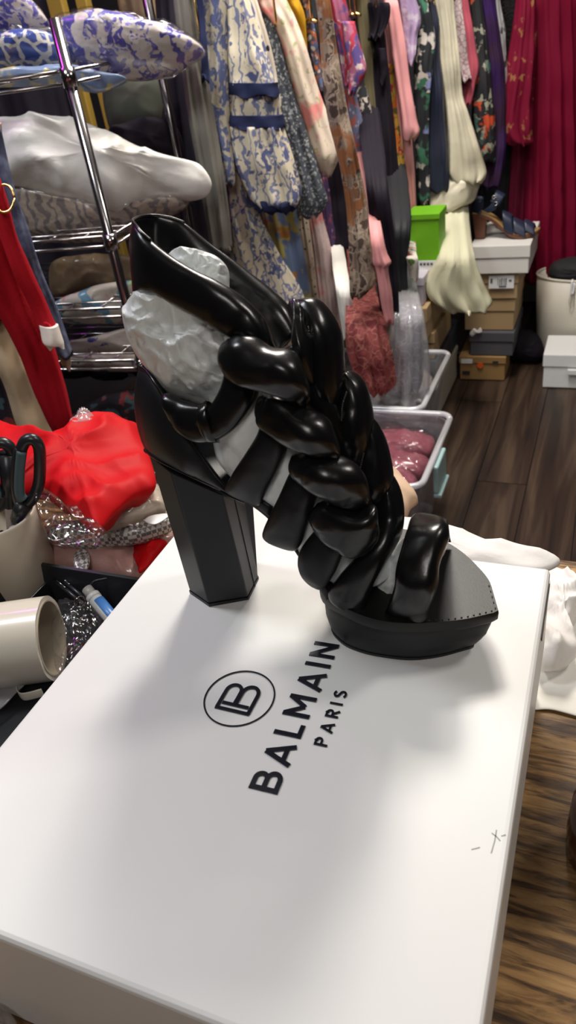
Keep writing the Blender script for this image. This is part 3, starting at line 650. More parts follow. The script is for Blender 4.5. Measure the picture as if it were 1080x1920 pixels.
PR['leopard'] = print_mat('leopard_print', (.45, .36, .27), [((.05, .04, .04), 'v', 60, .22, .05)])
PR['pinkfl'] = print_mat('pink_white_floral', (.64, .50, .48), [((.66, .26, .24), 'n', 16, .55, .06), ((.48, .40, .36), 'v', 60, .2, .06)], warp=.03)
PR['purplenavy'] = print_mat('purple_navy_paisley', (.08, .045, .12), [((.42, .22, .30), 'v', 46, .2, .05), ((.30, .08, .10), 'n', 30, .6, .03)])
PR['rust'] = print_mat('rust_red_lace', (.30, .075, .070), [((.18, .035, .04), 'n', 26, .5, .08), ((.40, .16, .12), 'e', 34, .04, .03)], warp=.05)
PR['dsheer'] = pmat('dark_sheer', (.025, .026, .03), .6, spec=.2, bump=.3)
PR['redrose'] = print_mat('white_red_rose', (.60, .56, .50), [((.42, .02, .03), 'n', 26, .58, .03), ((.10, .18, .05), 'n', 30, .64, .03)])
PR['reddress'] = pmat('red_wool', (.36, .004, .012), .85, spec=.2, bump=.25, bscale=150)
PR['whitecuff'] = pmat('white_cuff', (.75, .68, .62), .8, spec=.2)
PR['beige'] = pmat('beige_trouser', (.50, .37, .24), .85, spec=.2, bump=.3, bscale=40)
PR['denim'] = print_mat('blue_denim', (.065, .075, .13), [((.14, .16, .24), 'n', 40, .55, .10)], bscale=500)
PR['darkfl'] = print_mat('dark_red_floral', (.020, .014, .020), [((.20, .03, .03), 'n', 36, .60, .03), ((.05, .09, .10), 'n', 30, .62, .03)])
PR['peachfl'] = print_mat('peach_floral', (.55, .38, .28), [((.25, .18, .20), 'n', 50, .56, .04)])
PR['pillowA'] = print_mat('bold_blue_vine', (.045, .075, .30), [((.60, .58, .52), 'e', 26, .085, .012)], warp=.03, rough=.35, coat=.8, bump=.5, bscale=40, bdist=.006)
PR['pillowB'] = print_mat('periwinkle_print', (.60, .54, .50), [((.10, .09, .36), 'w', 6, .70, .04), ((.20, .17, .46), 'n', 34, .60, .03), ((.60, .54, .50), 'n', 48, .60, .03)], warp=.11, rough=.3, coat=.9, bump=.55, bscale=36, bdist=.008)
PR['yelblue'] = print_mat('yellow_blue_print', (.16, .22, .36), [((.48, .40, .12), 'n', 16, .54, .03)], warp=.05, coat=.6, rough=.35)
PR['whitebag'] = pmat('white_poly_bag', (.86, .83, .78), .38, spec=.5, bump=.35, bscale=22, bdist=.006)
PR['lacey'] = print_mat('beige_grey_lace', (.42, .34, .28), [((.20, .17, .17), 'w', 12, .6, .12)], warp=.06, coat=.5, bump=.6, bscale=50, bdist=.008)
PR['brownp'] = print_mat('brown_leaf_print', (.14, .09, .05), [((.26, .17, .09), 'n', 16, .54, .06)], coat=.5)
PR['greenwh'] = print_mat('white_green_floral', (.50, .46, .40), [((.20, .42, .08), 'n', 14, .62, .03), ((.12, .26, .36), 'w', 5, .83, .04), ((.48, .24, .24), 'n', 18, .63, .04)], warp=.05, coat=.4)
PR['indigo'] = print_mat('indigo_cream_print', (.36, .30, .27), [((.045, .04, .18), 'n', 14, .52, .02)], warp=.08)
PR['red'] = pmat('red_satin', (.50, .001, .004), .6, spec=.2, bump=.2, bscale=14, bdist=.01)
PR['gingham'] = print_mat('black_white_gingham', (.66, .62, .58), [((.16, .15, .15), 'c', 210, .5, .01)], warp=0, coat=.6, rough=.4)
PR['greywh'] = pmat('pale_folded_cloth', (.52, .44, .36), .6, bump=.5, bscale=40, coat=.5, bdist=.006)
PR['pinkpk'] = pmat('dusty_pink_packet', (.50, .28, .25), .4, bump=.6, bscale=24, coat=.8, bdist=.01)
PR['mauve'] = pmat('mauve_cloth', (.26, .075, .10), .35, bump=.7, bscale=26, coat=1, bdist=.012)
PR['mixpk'] = print_mat('grey_packets', (.34, .31, .33), [((.50, .42, .36), 'n', 12, .55, .08), ((.20, .12, .24), 'n', 9, .60, .05)], coat=.8, rough=.3, bump=.6, bscale=26, bdist=.01)
PR['peach'] = pmat('peach_fabric', (.66, .46, .32), .7, spec=.2, bump=.2)
PR['tissue'] = pmat('white_tissue', (.80, .77, .74), .6, spec=.2, bump=.5, bscale=30, bdist=.005)
PR['paper'] = pmat('white_paper', (.82, .80, .74), .6, spec=.2)
PR['bag'] = pmat('black_handbag', (.02, .02, .024), .35, bump=.3, bscale=100)
PR['sage'] = pmat('sage_grey_cloth', (.10, .105, .085), .8, spec=.2, bump=.2)
# ================================================================ THE LONG CLOTHES RACK
def hd_at(x): return 2.12+.00146*(x-369)
rack = thing('clothes_rack', 'long gold clothes rail running from the shelves to the crimson dresses, hung full of clothes', 'rack', (-.8, 2.3, 0))
r0_, r1_ = Vector((-1.10, 1.60, 1.385)), Vector((-.43, 3.20, 1.385)); ra, rb = r0_.lerp(r1_, .17), r0_.lerp(r1_, .90)
tube('rail', [ra, rb], .013, M['gold'], rack, 12)
for p in (ra, rb): tube('upright', [Vector((p.x, p.y, .03)), p], .013, M['blackp'], rack, 12)
for p in (ra, rb): tube('foot', [p+Vector((-.25, .08, -1.365)), p+Vector((.05, -.016, -1.365))], .014, M['blackp'], rack, 10)
rdir = (rb-ra).normalized(); rperp = Vector((rdir.y, -rdir.x, 0))
hooks = [(378, 80, 'grey knit cardigan'), (513, 32, 'cream dotted top'), (579, 38, 'mustard sleeve'), (597, 14, 'small bright floral top'), (605, 18, 'brown paisley scarf dress'), (651, 17, 'purple and pink blouse'), (660, 18, 'damask sleeve'), (698, 8, 'black ruffled dress'), (800, 4, 'navy dress'), (840, 3, 'white lace top')]
for x, y, wh in hooks:
    # the point of the rail nearest this pixel column
    d = ray(x, y); dn = Vector((d.y, -d.x, 0)); t = (CAM-ra).dot(dn)/(rdir.dot(dn)); p = ra+rdir*t
    t_ = thing('clothes_hanger', 'gold clothes hanger whose hook rises over the %s' % wh, 'hanger', (p.x, p.y, 1.28), 'gold hangers on the long rail')
    pts = [p+Vector((0, 0, -.075)), p-HN*.045+Vector((0, 0, -.080)), p-HN*.064+Vector((0, 0, -.066)), p-HN*.064+Vector((0, 0, -.03))]+[p-HN*(.032+.032*math.cos(a))+Vector((0, 0, .017*math.sin(a))) for a in [i*math.pi/8 for i in range(0, 9)]]
    tube('hook', pts, .0034, M['gold'], t_, 8)
    tube('shoulder_bar', [p+rperp*.03+Vector((0, 0, -.085)), p+Vector((0, 0, -.075)), p-rperp*.07+Vector((0, 0, -.095)), p-rperp*.19+Vector((0, 0, -.16))], .0045, M['gold'], t_, 8)
GR = 'clothes hanging on the long rail'
def garment(name, label, cat, hx, mat, rows, thick=.03, folds=5, amp=.22, seed=None, extra=(), dh=0, group=None, part='body', nr=26, nc=40, top=0):
    h = hd_at(hx)+dh; seed = seed if seed is not None else int(hx)
    v, f = cloth_vf(rows, h, thick, folds, amp, seed, nr, nc, top)
    m_ = PR[mat] if isinstance(mat, str) else mat
    if not extra:
        o = mesh_obj(name, v, f, m_); tag(o, label, cat, group); return o
    c = PH(rows[-1][1], rows[-1][0], h)
    t = thing(name, label, cat, c, group); mesh_obj(part, v, f, m_, t)
    for e in extra:
        nm, mt, rw, th, fo, am, ddh = e[:7]
        v, f = cloth_vf(rw, h+ddh, th, fo, am, seed+len(nm), 20, 32)
        mesh_obj(nm, v, f, PR[mt], t)
    return t
garment('long_cardigan', 'long grey knitted cardigan at the left end of the rail beside the chrome shelves', 'cardigan', 350, 'grey', [(-60, 322, 362), (0, 325, 368), (100, 338, 382), (200, 350, 400), (300, 368, 416), (400, 385, 430), (470, 396, 436)], .04, 6, .3, dh=.02)
garment('olive_trousers', 'dull olive-grey trousers hanging behind the grey cardigan at the left end', 'trousers', 360, 'olivegrey', [(-40, 345, 372), (150, 360, 395), (300, 380, 420), (430, 396, 440), (520, 404, 446)], .035, 4, .3, dh=.10)
garment('toile_jacket', 'cream and grey-blue toile jacket with a navy front band, leftmost patterned garment on the rail', 'jacket', 375, 'toile2', [(-50, 370, 420), (0, 374, 425), (90, 378, 426), (170, 372, 428), (240, 380, 432), (300, 398, 438), (345, 412, 442)], .045, 5, .22,
        extra=[('navy_band', 'navytrim', [(-30, 366, 378), (40, 372, 384), (100, 376, 390), (152, 378, 392)], .006, 2, .1, -.05)])
garment('toile_dress', 'long cream dress with blue toile print, banded bell sleeve edged in navy', 'dress', 405, 'toile', [(120, 405, 460), (330, 412, 462), (400, 414, 485), (480, 420, 525), (560, 430, 570), (700, 445, 590), (860, 470, 610)], .05, 7, .25, dh=.05,
        extra=[('sleeve', 'toile', [(-50, 414, 455), (0, 418, 470), (60, 420, 488), (100, 421, 500), (150, 424, 516), (160, 424, 518)], .05, 5, .2, -.07),
               ('sleeve_band', 'navytrim', [(154, 423, 521), (162, 423, 522), (172, 424, 525), (178, 425, 526)], .055, 5, .12, -.075),
               ('sleeve', 'toile', [(176, 425, 522), (200, 425, 525), (220, 425, 528)], .052, 5, .12, -.07),
               ('sleeve_band', 'navytrim', [(214, 424, 531), (222, 424, 532), (232, 425, 534), (238, 425, 534)], .056, 5, .12, -.075),
               ('bell_sleeve', 'toile', [(234, 426, 530), (270, 430, 542), (310, 440, 554), (345, 455, 563), (370, 468, 564), (382, 476, 556)], .06, 7, .3, -.07),
               ('sleeve_hem', 'navytrim', [(372, 470, 562), (380, 473, 560), (388, 477, 556), (394, 482, 548)], .058, 7, .3, -.072)])
garment('dotted_top', 'cream top with large black dots between the toile dress and the dark ditsy dress', 'top', 470, print_mat('cream_black_dots', (.66, .58, .48), [((.02, .02, .03), 'v', 22, .20, .01)], warp=0), [(-30, 448, 476), (0, 455, 482), (60, 468, 500), (120, 478, 515), (190, 488, 526), (230, 494, 530)], .03, 4, .2)
garment('ditsy_dress', 'dark navy sleeve dress with tiny white flowers, between the toile dress and the coral kimono', 'dress', 500, 'ditsy', [(0, 480, 510), (60, 492, 522), (130, 506, 540), (200, 520, 560), (280, 538, 586), (350, 552, 607), (378, 556, 613), (405, 558, 592)], .04, 4, .2, dh=.0)
garment('coral_kimono', 'cream kimono with coral flowers and a long pointed wide sleeve', 'kimono', 520, 'coral', [(-60, 440, 510), (0, 468, 537), (40, 500, 556), (80, 520, 571), (155, 543, 593), (230, 563, 620), (275, 576, 640), (300, 588, 634), (328, 606, 620)], .035, 4, .2, dh=-.02)
garment('mustard_top', 'mustard yellow sleeve peeking out behind the coral kimono', 'top', 540, 'mustard', [(-40, 515, 550), (0, 522, 562), (30, 545, 572), (60, 556, 575), (100, 566, 576)], .03, 3, .15, dh=.02)
garment('bright_floral_top', 'narrow small-flowered sleeve in orange, white and blue beside the mustard top', 'top', 575, 'multi', [(0, 564, 578), (30, 570, 586), (80, 575, 595), (130, 585, 602), (170, 592, 606)], .025, 3, .15)
garment('paisley_dress', 'brown paisley scarf-print dress hanging to a pale hem', 'dress', 600, 'paisley', [(-20, 588, 616), (60, 599, 628), (140, 603, 640), (220, 614, 654), (300, 634, 672), (380, 648, 688), (440, 652, 692), (500, 655, 702), (530, 655, 702), (556, 656, 676)], .035, 5, .25, dh=-.42)
garment('purple_blouse', 'purple and pink marbled blouse with a short wide sleeve', 'blouse', 625, 'purplep', [(-30, 606, 640), (30, 618, 655), (80, 632, 668), (130, 640, 676), (160, 646, 676)], .03, 4, .2,
        extra=[('short_sleeve', 'purplep', [(40, 640, 664), (80, 645, 674), (115, 652, 684), (140, 654, 685), (176, 652, 664)], .025, 3, .1, -.05)])
garment('blue_coral_dress', 'blue and coral flecked dress between the paisley dress and the damask sleeve', 'dress', 640, 'bluecoral', [(80, 632, 652), (160, 640, 664), (240, 648, 682), (320, 660, 696), (400, 670, 706), (460, 680, 714)], .03, 4, .2, dh=.02)
garment('damask_blouse', 'cream blouse with black damask swirls on its puffed sleeve', 'blouse', 660, 'damask', [(100, 660, 676), (150, 664, 682), (190, 667, 693), (240, 671, 698), (290, 676, 695), (330, 678, 690)], .03, 3, .15, dh=.02)
garment('olive_dress', 'plain long olive dress to the left of the black ruffled dress', 'dress', 680, 'olive', [(-30, 658, 690), (60, 668, 698), (140, 678, 704), (220, 686, 710), (320, 694, 716), (380, 700, 720)], .03, 4, .2, dh=.02)
garment('black_ruffle_dress', 'long black dress with a stiff shoulder ruffle', 'dress', 700, 'black', [(0, 682, 718), (60, 688, 720), (150, 694, 730), (250, 698, 740), (350, 698, 748), (430, 708, 756), (500, 716, 764)], .035, 5, .25,
        extra=[('shoulder_ruffle', 'black', [(5, 690, 728), (14, 690, 731), (34, 694, 730), (56, 694, 722), (74, 690, 712)], .035, 5, .35, -.05), ('sleeve_point', 'black', [(90, 706, 722), (135, 712, 727), (158, 712, 718)], .02, 2, .1, -.04)])
garment('yellow_floral_dress', 'yellow and orange flowered dress showing as a strip left of the pale pink dress', 'dress', 725, 'yellowfl', [(120, 722, 738), (220, 728, 746), (320, 733, 760), (380, 736, 764), (430, 735, 770), (452, 740, 762)], .03, 4, .25)
garment('pink_dress', 'long pale pink pleated dress with a long sleeve', 'dress', 745, 'pink', [(-40, 700, 735), (0, 708, 742), (80, 720, 757), (160, 727, 766), (240, 734, 770), (320, 742, 776), (400, 752, 780)], .04, 6, .3,
        extra=[('sleeve', 'pink', [(0, 722, 746), (80, 732, 760), (160, 744, 770), (220, 752, 780), (245, 754, 786), (262, 756, 776)], .025, 3, .2, -.07)])
garment('lilac_blouse', 'lilac print blouse with a short flared sleeve beside the pink dress', 'top', 765, 'lilac', [(-20, 745, 772), (20, 750, 786), (44, 754, 788), (66, 756, 782), (100, 760, 778), (122, 764, 774)], .03, 3, .2, dh=-.02)
garment('black_floral_dress', 'black dress with white and green blossoms left of the navy dress', 'dress', 782, 'bwgreen', [(-20, 768, 795), (30, 774, 808), (76, 780, 816), (120, 776, 812), (180, 776, 806), (260, 778, 804), (330, 780, 806), (388, 782, 806)], .03, 4, .2)
garment('navy_dress', 'plain dark navy satin dress left of the cream dress', 'dress', 805, 'navy', [(-10, 788, 812), (40, 798, 822), (120, 802, 826), (200, 802, 834), (280, 800, 840), (340, 797, 842), (358, 806, 838)], .03, 4, .15)
garment('cream_dress', 'cream satin sleeveless dress with a bubble hem', 'dress', 835, 'creamc', [(-60, 806, 842), (0, 810, 850), (60, 820, 856), (120, 823, 862), (180, 832, 868), (210, 835, 877), (260, 838, 892), (305, 838, 906), (326, 838, 909), (340, 846, 898)], .05, 6, .22, dh=-.03,
        extra=[('lower_tier', 'creamc', [(330, 838, 890), (342, 820, 898), (356, 800, 894), (376, 794, 884), (392, 790, 850)], .06, 5, .15, .02)])
garment('ivory_trousers', 'ivory wide flared trousers hanging below the cream dress to the shoe boxes', 'trousers', 845, 'ivory', [(330, 812, 868), (390, 820, 876), (440, 826, 880), (480, 820, 888), (520, 800, 900), (546, 798, 910), (566, 812, 919), (580, 838, 910)], .05, 7, .34, dh=-.34, top=.42)
garment('lace_top', 'white lace top just right of the cream dress', 'top', 858, 'lace', [(-30, 836, 860), (20, 842, 866), (60, 848, 872), (110, 855, 878), (152, 862, 884)], .03, 4, .3)
garment('rose_blouse', 'rose red blouse behind the white lace top', 'blouse', 872, 'rose', [(-30, 854, 872), (30, 862, 882), (90, 868, 892), (125, 870, 898), (160, 868, 892), (198, 868, 880)], .03, 3, .15)
garment('poppy_dress', 'black dress with red poppies right of the rose top', 'dress', 892, 'poppy', [(-20, 878, 900), (40, 884, 908), (120, 886, 918), (200, 886, 924), (260, 894, 928), (304, 900, 928)], .035, 4, .2)
garment('plum_dress', 'dark plum and violet dress right of the poppy dress', 'dress', 915, 'plum', [(-20, 898, 924), (60, 908, 936), (140, 914, 946), (220, 916, 948), (300, 906, 946), (352, 900, 934)], .035, 5, .25)
garment('sketch_blouse', 'narrow grey and white sketch-print blouse near the fluffy black jacket', 'blouse', 928, 'bwsketch', [(-20, 915, 934), (40, 924, 944), (100, 934, 950), (162, 938, 952)], .02, 3, .2)
garment('fluffy_jacket', 'fluffy black jacket at the far right end of the rail', 'jacket', 950, 'fluffy', [(-30, 930, 985), (40, 936, 988), (90, 940, 982), (116, 944, 970)], .05, 4, .15, dh=.02)
# second row, hanging lower behind the first
for (nm, lb, ct, hx, mt, rw) in [
    ('blue_yellow_dress', 'blue dress with yellow flowers below the toile sleeve', 'dress', 500, 'blueyel', [(330, 480, 545), (400, 492, 556), (450, 504, 565), (500, 516, 574), (560, 530, 584), (640, 548, 598)]),
    ('leopard_trousers', 'thin strip of leopard-print trousers beside the blue and yellow dress', 'trousers', 545, 'leopard', [(380, 550, 574), (450, 560, 584), (530, 572, 594), (600, 584, 604), (680, 596, 614)]),
    ('pink_floral_dress', 'pink and white flowered dress below the pointed coral sleeve', 'dress', 565, 'pinkfl', [(340, 566, 596), (400, 576, 604), (460, 586, 619), (530, 594, 630), (600, 602, 638), (680, 612, 646)]),
    ('purple_paisley_dress', 'purple and navy paisley strip beside the pink flowered dress', 'dress', 590, 'purplenavy', [(310, 596, 616), (400, 604, 624), (500, 615, 634), (600, 626, 644)]),
    ('black_trousers', 'plain black trousers right of the pointed coral sleeve', 'trousers', 605, 'black', [(280, 598, 646), (340, 606, 652), (400, 612, 658), (470, 622, 664), (520, 628, 668)]),
    ('white_trousers', 'white trousers ending left of the rust red lace dress', 'trousers', 610, 'paper', [(440, 618, 640), (500, 624, 650), (560, 632, 660), (610, 640, 666), (636, 644, 662)]),
    ('black_skirt', 'long black skirt showing between the pink sleeve and the paisley dress', 'skirt', 680, 'black', [(150, 665, 705), (260, 676, 718), (340, 686, 726), (430, 696, 738), (520, 706, 745), (600, 716, 748)]),
    ('sheer_black_dress', 'sheer dark grey dress below the black ruffled dress', 'dress', 735, 'dsheer', [(250, 715, 752), (340, 726, 764), (420, 732, 770), (480, 734, 764), (530, 738, 765), (560, 744, 766)]),
    ('black_long_coat', 'long black coat filling the gap behind the navy dress', 'coat', 800, 'black', [(-40, 780, 850), (150, 800, 870), (300, 815, 880), (400, 820, 872)]),
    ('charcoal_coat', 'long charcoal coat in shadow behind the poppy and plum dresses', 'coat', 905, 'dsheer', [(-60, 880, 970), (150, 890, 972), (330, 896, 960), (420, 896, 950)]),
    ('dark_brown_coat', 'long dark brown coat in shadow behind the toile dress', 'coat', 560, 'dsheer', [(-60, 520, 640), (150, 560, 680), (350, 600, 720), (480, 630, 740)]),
]: garment(nm, lb, ct, hx, mt, rw, .04 if 'coat' not in nm else .05, 5, .25, dh={'black_skirt': -.46, 'sheer_black_dress': -.42, 'white_trousers': -.30}.get(nm, .10 if 'coat' not in nm else .22), top={'black_skirt': .56, 'sheer_black_dress': .52, 'white_trousers': .42}.get(nm, 0))
garment('rust_lace_dress', 'rust red lace dress with a flared skirt hanging above the clear bins', 'dress', 665, 'rust', [(470, 650, 690), (530, 652, 702), (580, 648, 716), (640, 648, 730), (680, 656, 738), (712, 668, 738), (736, 684, 722)], .06, 8, .3, dh=-.50, top=.45)
garment('pink_ruffled_sleeve_dress', 'light pink dress with a ruffled sleeve tip, in front of the rust red lace dress', 'dress', 690, 'pink', [(200, 650, 668), (280, 666, 684), (350, 682, 700), (420, 690, 714), (470, 694, 724), (492, 697, 734), (505, 704, 728), (560, 712, 736), (606, 722, 738)], .028, 4, .2, dh=-.56, top=.62)
garment('rose_print_skirt', 'white skirt printed with red roses next to the bright green box', 'skirt', 760, 'redrose', [(430, 752, 776), (470, 758, 780), (500, 764, 784), (522, 768, 784)], .03, 3, .2, dh=-.47, top=.5)
# clear garment bag
bagv = garment('garment_bag', 'clear plastic garment bag hanging over the rear bin', 'garment bag', 740, M['film2'], [(440, 744, 764), (500, 740, 772), (580, 734, 792), (640, 722, 802), (700, 715, 806), (750, 712, 800)], .06, 6, .3, dh=-.56, top=.55)
garment('grey_lace_dress', 'pale grey lace dress inside the clear garment bag', 'dress', 745, print_mat('grey_lace', (.28, .27, .32), [((.45, .43, .46), 'e', 30, .05, .03)]), [(460, 745, 762), (530, 744, 774), (590, 742, 786), (650, 738, 792), (700, 732, 792), (730, 735, 786)], .03, 6, .3, dh=-.56, top=.5)
# ---- crimson dresses on the right
h_cr = 3.05
def g2(name, label, cat, h, mat, rows, thick, folds, amp, seed, extra=()):
    c = PH(rows[-1][1], rows[-1][0], h); v, f = cloth_vf(rows, h, thick, folds, amp, seed, 30, 90)
    if not extra: return tag(mesh_obj(name, v, f, PR[mat]), label, cat)
    t = thing(name, label, cat, c); mesh_obj('body', v, f, PR[mat], t)
    for nm, mt, rw, th, fo, am, dd in extra:
        v, f = cloth_vf(rw, h+dd, th, fo, am, seed+3, 20, 40); mesh_obj(nm, v, f, PR[mt], t)
    return t
g2('crimson_gown', 'long crimson pleated gown filling the right edge, with a gold-embroidered bell sleeve', 'gown', 3.02, 'crimson', [(-60, 985, 1130), (0, 988, 1135), (120, 992, 1140), (240, 990, 1150), (360, 988, 1160), (470, 985, 1160), (530, 990, 1150)], .07, 22, .38, 1,
   [('bell_sleeve', 'crimson_emb', [(-20, 970, 1002), (40, 962, 1004), (110, 952, 1002), (180, 940, 998), (235, 930, 998), (262, 940, 1000), (270, 955, 998)], .05, 6, .25, -.08)])
g2('rose_crimson_dress', 'duller rose-crimson dress hanging between the gown and the sandal', 'dress', 3.10, 'rosewood', [(60, 955, 1000), (200, 955, 1005), (300, 952, 1008), (400, 946, 1012), (480, 945, 1018), (520, 955, 1020)], .05, 7, .3, 4)
# ================================================================ CHROME SHELVING
RZ = R(5); so = Vector((-1.071, 1.479, 0)); ex = Vector((-math.cos(RZ), -math.sin(RZ), 0)); ey = Vector((-math.sin(RZ), math.cos(RZ), 0))
sh = thing('chrome_shelving', 'chrome wire shelving unit stacked with bagged clothes on the left', 'shelving', so)
SW, SD = .75, .45
def sp(a, b, z): return so+ex*a+ey*b+Vector((0, 0, z))
for a in (0, SW):
    for b in (0, SD):
        tube('post', [sp(a, b, .0), sp(a, b, 1.375 if b == 0 else 1.9)], .0125, M['chrome'], sh, 14)
LEV = [1.262, .930, .762, .625, .25]
for z in LEV:
    vf = []
    for zz in (z, z+.022):
        q = [sp(0, 0, zz), sp(SW, 0, zz), sp(SW, SD, zz), sp(0, SD, zz), sp(0, 0, zz)]
        for i in range(4): vf.append(tube_vf([q[i], q[i+1]], .0038, 6))
    for i in range(1, 9): vf.append(tube_vf([sp(0, SD*i/9, z+.022), sp(SW, SD*i/9, z+.022)], .0022, 5))
    for i in range(1, 8): vf.append(tube_vf([sp(SW*i/8, 0, z+.016), sp(SW*i/8, SD, z+.016)], .0026, 5))
    multi('wire_shelf', vf, M['chrome'], sh)
    for a, b in ((0, 0), (0, SD)):
        tube('collar', [sp(a, b, z-.008), sp(a, b, z+.028)], .0165, M['chrome'], sh, 14)
# ---- goods on the shelves
def goods(name, label, cat, mat, px, h, thick, group=None, film=False, **k):
    ol = [tuple(PH(x, y, h)) for x, y in px]; ax = -FW
    k.setdefault('amp', .012); k.setdefault('freq', 12)
    if not film:
        o = blob(name, ol, thick, PR[mat] if isinstance(mat, str) else mat, **k); return tag(o, label, cat, group)
    t = thing(name, label, cat, sum((Vector(p) for p in ol), Vector())/len(ol), group)
    blob('folded_cloth', ol, thick, PR[mat], t, **k)
    c = sum((Vector(p) for p in ol), Vector())/len(ol)
    ol2 = [tuple(c+(Vector(p)-c)*1.03+Vector((0, 0, .002))) for p in ol]
    k['amp'] = k['amp']*1.3; k['seed'] = k.get('seed', 0)+5; k['freq'] = k['freq']*1.5
    blob('clear_wrap', ol2, thick*1.10+.004, M['film'], t, **k); return t
GP = 'bagged clothes on the chrome shelves'
goods('bagged_clothing', 'bold blue and white vine-print clothing in clear plastic, left on the top shelf', 'packet', 'pillowA', [(-60, 84), (0, 76), (60, 70), (118, 76), (142, 98), (140, 120), (110, 132), (40, 135), (-60, 138)], 1.98, .06, GP, True, seed=1)
goods('bagged_clothing', 'periwinkle print clothing in shiny clear plastic overhanging the right end of the top shelf', 'packet', 'pillowB', [(95, 62), (125, 40), (170, 33), (225, 36), (285, 46), (335, 62), (383, 94), (366, 114), (325, 135), (264, 143), (190, 140), (130, 128), (100, 105)], 2.0, .07, GP, True, seed=2, power=.6)
goods('bagged_clothing', 'blue and white clothing in plastic at the top left corner above the vine print', 'packet', 'pillowB', [(-50, -30), (20, -20), (60, 5), (84, 30), (92, 52), (60, 66), (0, 72), (-50, 75)], 2.02, .06, GP, True, seed=3)
goods('folded_clothing', 'yellow and blue printed clothing under the packets of the top shelf', 'clothes', 'yelblue', [(-40, 138), (60, 128), (130, 124), (200, 138), (238, 148), (208, 166), (175, 171), (140, 150), (105, 142), (60, 148), (-40, 158)], 1.93, .025, GP, seed=4, amp=.006)
goods('white_poly_bag', 'large white plastic mailing bag slumped on the second shelf', 'bag', 'whitebag', [(-60, 228), (20, 222), (80, 222), (128, 224), (175, 237), (233, 264), (284, 286), (350, 302), (378, 312), (397, 346), (378, 373), (311, 375), (272, 390), (222, 414), (175, 394), (117, 378), (47, 352), (-60, 330)], 1.98, .080, None, seed=5, amp=.032, freq=7, rings=18, res=110, amp2=.002, power=.7)
goods('bagged_clothing', 'beige and grey lace clothing in plastic under the white mailing bag', 'packet', 'lacey', [(10, 360), (60, 366), (120, 376), (190, 392), (225, 402), (300, 378), (345, 376), (343, 392), (290, 414), (240, 434), (205, 450), (120, 454), (60, 446), (20, 420)], 1.99, .05, GP, True, seed=6, amp=.008)
goods('folded_clothing', 'dark brown leaf-print clothing heaped on the third shelf', 'clothes', 'brownp', [(95, 500), (140, 482), (200, 478), (262, 490), (262, 545), (180, 548), (105, 560)], 2.02, .05, GP, seed=7)
goods('folded_clothing', 'white clothing with green and blue flowers on the third shelf behind the red garment', 'clothes', 'greenwh', [(100, 572), (150, 550), (200, 534), (262, 530), (265, 575), (240, 604), (180, 606), (130, 606), (104, 596)], 1.96, .05, GP, seed=8, amp=.010)
goods('folded_clothing', 'indigo and cream clothing, upper of two on the fourth shelf', 'clothes', 'indigo', [(125, 645), (170, 634), (230, 618), (262, 618), (262, 664), (200, 668), (140, 668)], 1.96, .04, GP, seed=9, amp=.006)
goods('folded_clothing', 'cream and navy clothing, lower of two on the fourth shelf', 'clothes', 'indigo', [(125, 672), (170, 664), (230, 664), (265, 668), (265, 694), (200, 696), (140, 690)], 1.95, .03, GP, seed=12, amp=.006)
goods('folded_clothing', 'dark red and grey flowered clothing in the shadow below the fourth shelf', 'clothes', 'darkfl', [(130, 790), (180, 750), (240, 730), (290, 740), (300, 830), (250, 870), (150, 850)], 2.0, .05, None, seed=13)
goods('black_bag', 'black fabric bag standing behind the white mailing bag', 'bag', 'black', [(205, 250), (228, 236), (280, 226), (332, 240), (345, 300), (320, 330), (240, 320)], 2.25, .06, seed=14)
goods('sage_bag', 'dark sage-grey bag standing at the back of the second shelf', 'bag', 'sage', [(195, 150), (250, 140), (300, 150), (305, 200), (290, 245), (240, 262), (205, 240)], 2.38, .06, seed=15, amp=.005)
# gold-painted frame posts behind the shelves
gp = thing('metal_stand', 'ochre gold metal stand with broad posts behind the chrome shelving', 'stand', PH(170, 300, 2.9))
for (x0, y0, x1, y1, wd) in [(104, -30, 176, 300, .055), (158, -30, 218, 300, .04)]:
    a = PH(x0, y0, 2.75); b = PH(x1, y1, 2.75); bx = (a.x+b.x)/2; by = (a.y+b.y)/2
    box('post', (bx, by, .95), (wd, .03, 1.9), M['brass'], gp, bev=.004)
    bx0 = bx
box('base_bar', (bx0-.03, by, .02), (.30, .04, .04), M['brass'], gp)
# dark clothes further back behind the shelves
garment('dark_brown_dress', 'dark brown printed dress hanging in shadow behind the chrome shelving', 'dress', 250, 'brownp', [(-80, 215, 330), (0, 222, 335), (60, 235, 340), (110, 240, 345)], .05, 6, .3, dh=.75)
garment('black_overcoat', 'black coat hanging far back behind the shelves, left of the gold posts', 'coat', 60, 'black', [(-80, -60, 110), (100, -40, 130), (300, 10, 180), (500, 60, 240), (700, 100, 300)], .06, 7, .3, dh=1.15)
garment('shadow_dress', 'black dress hanging behind the right end of the chrome shelving', 'dress', 300, 'black', [(-80, 285, 370), (100, 300, 385), (300, 325, 410), (500, 350, 440), (700, 380, 470)], .05, 6, .3, dh=.5)
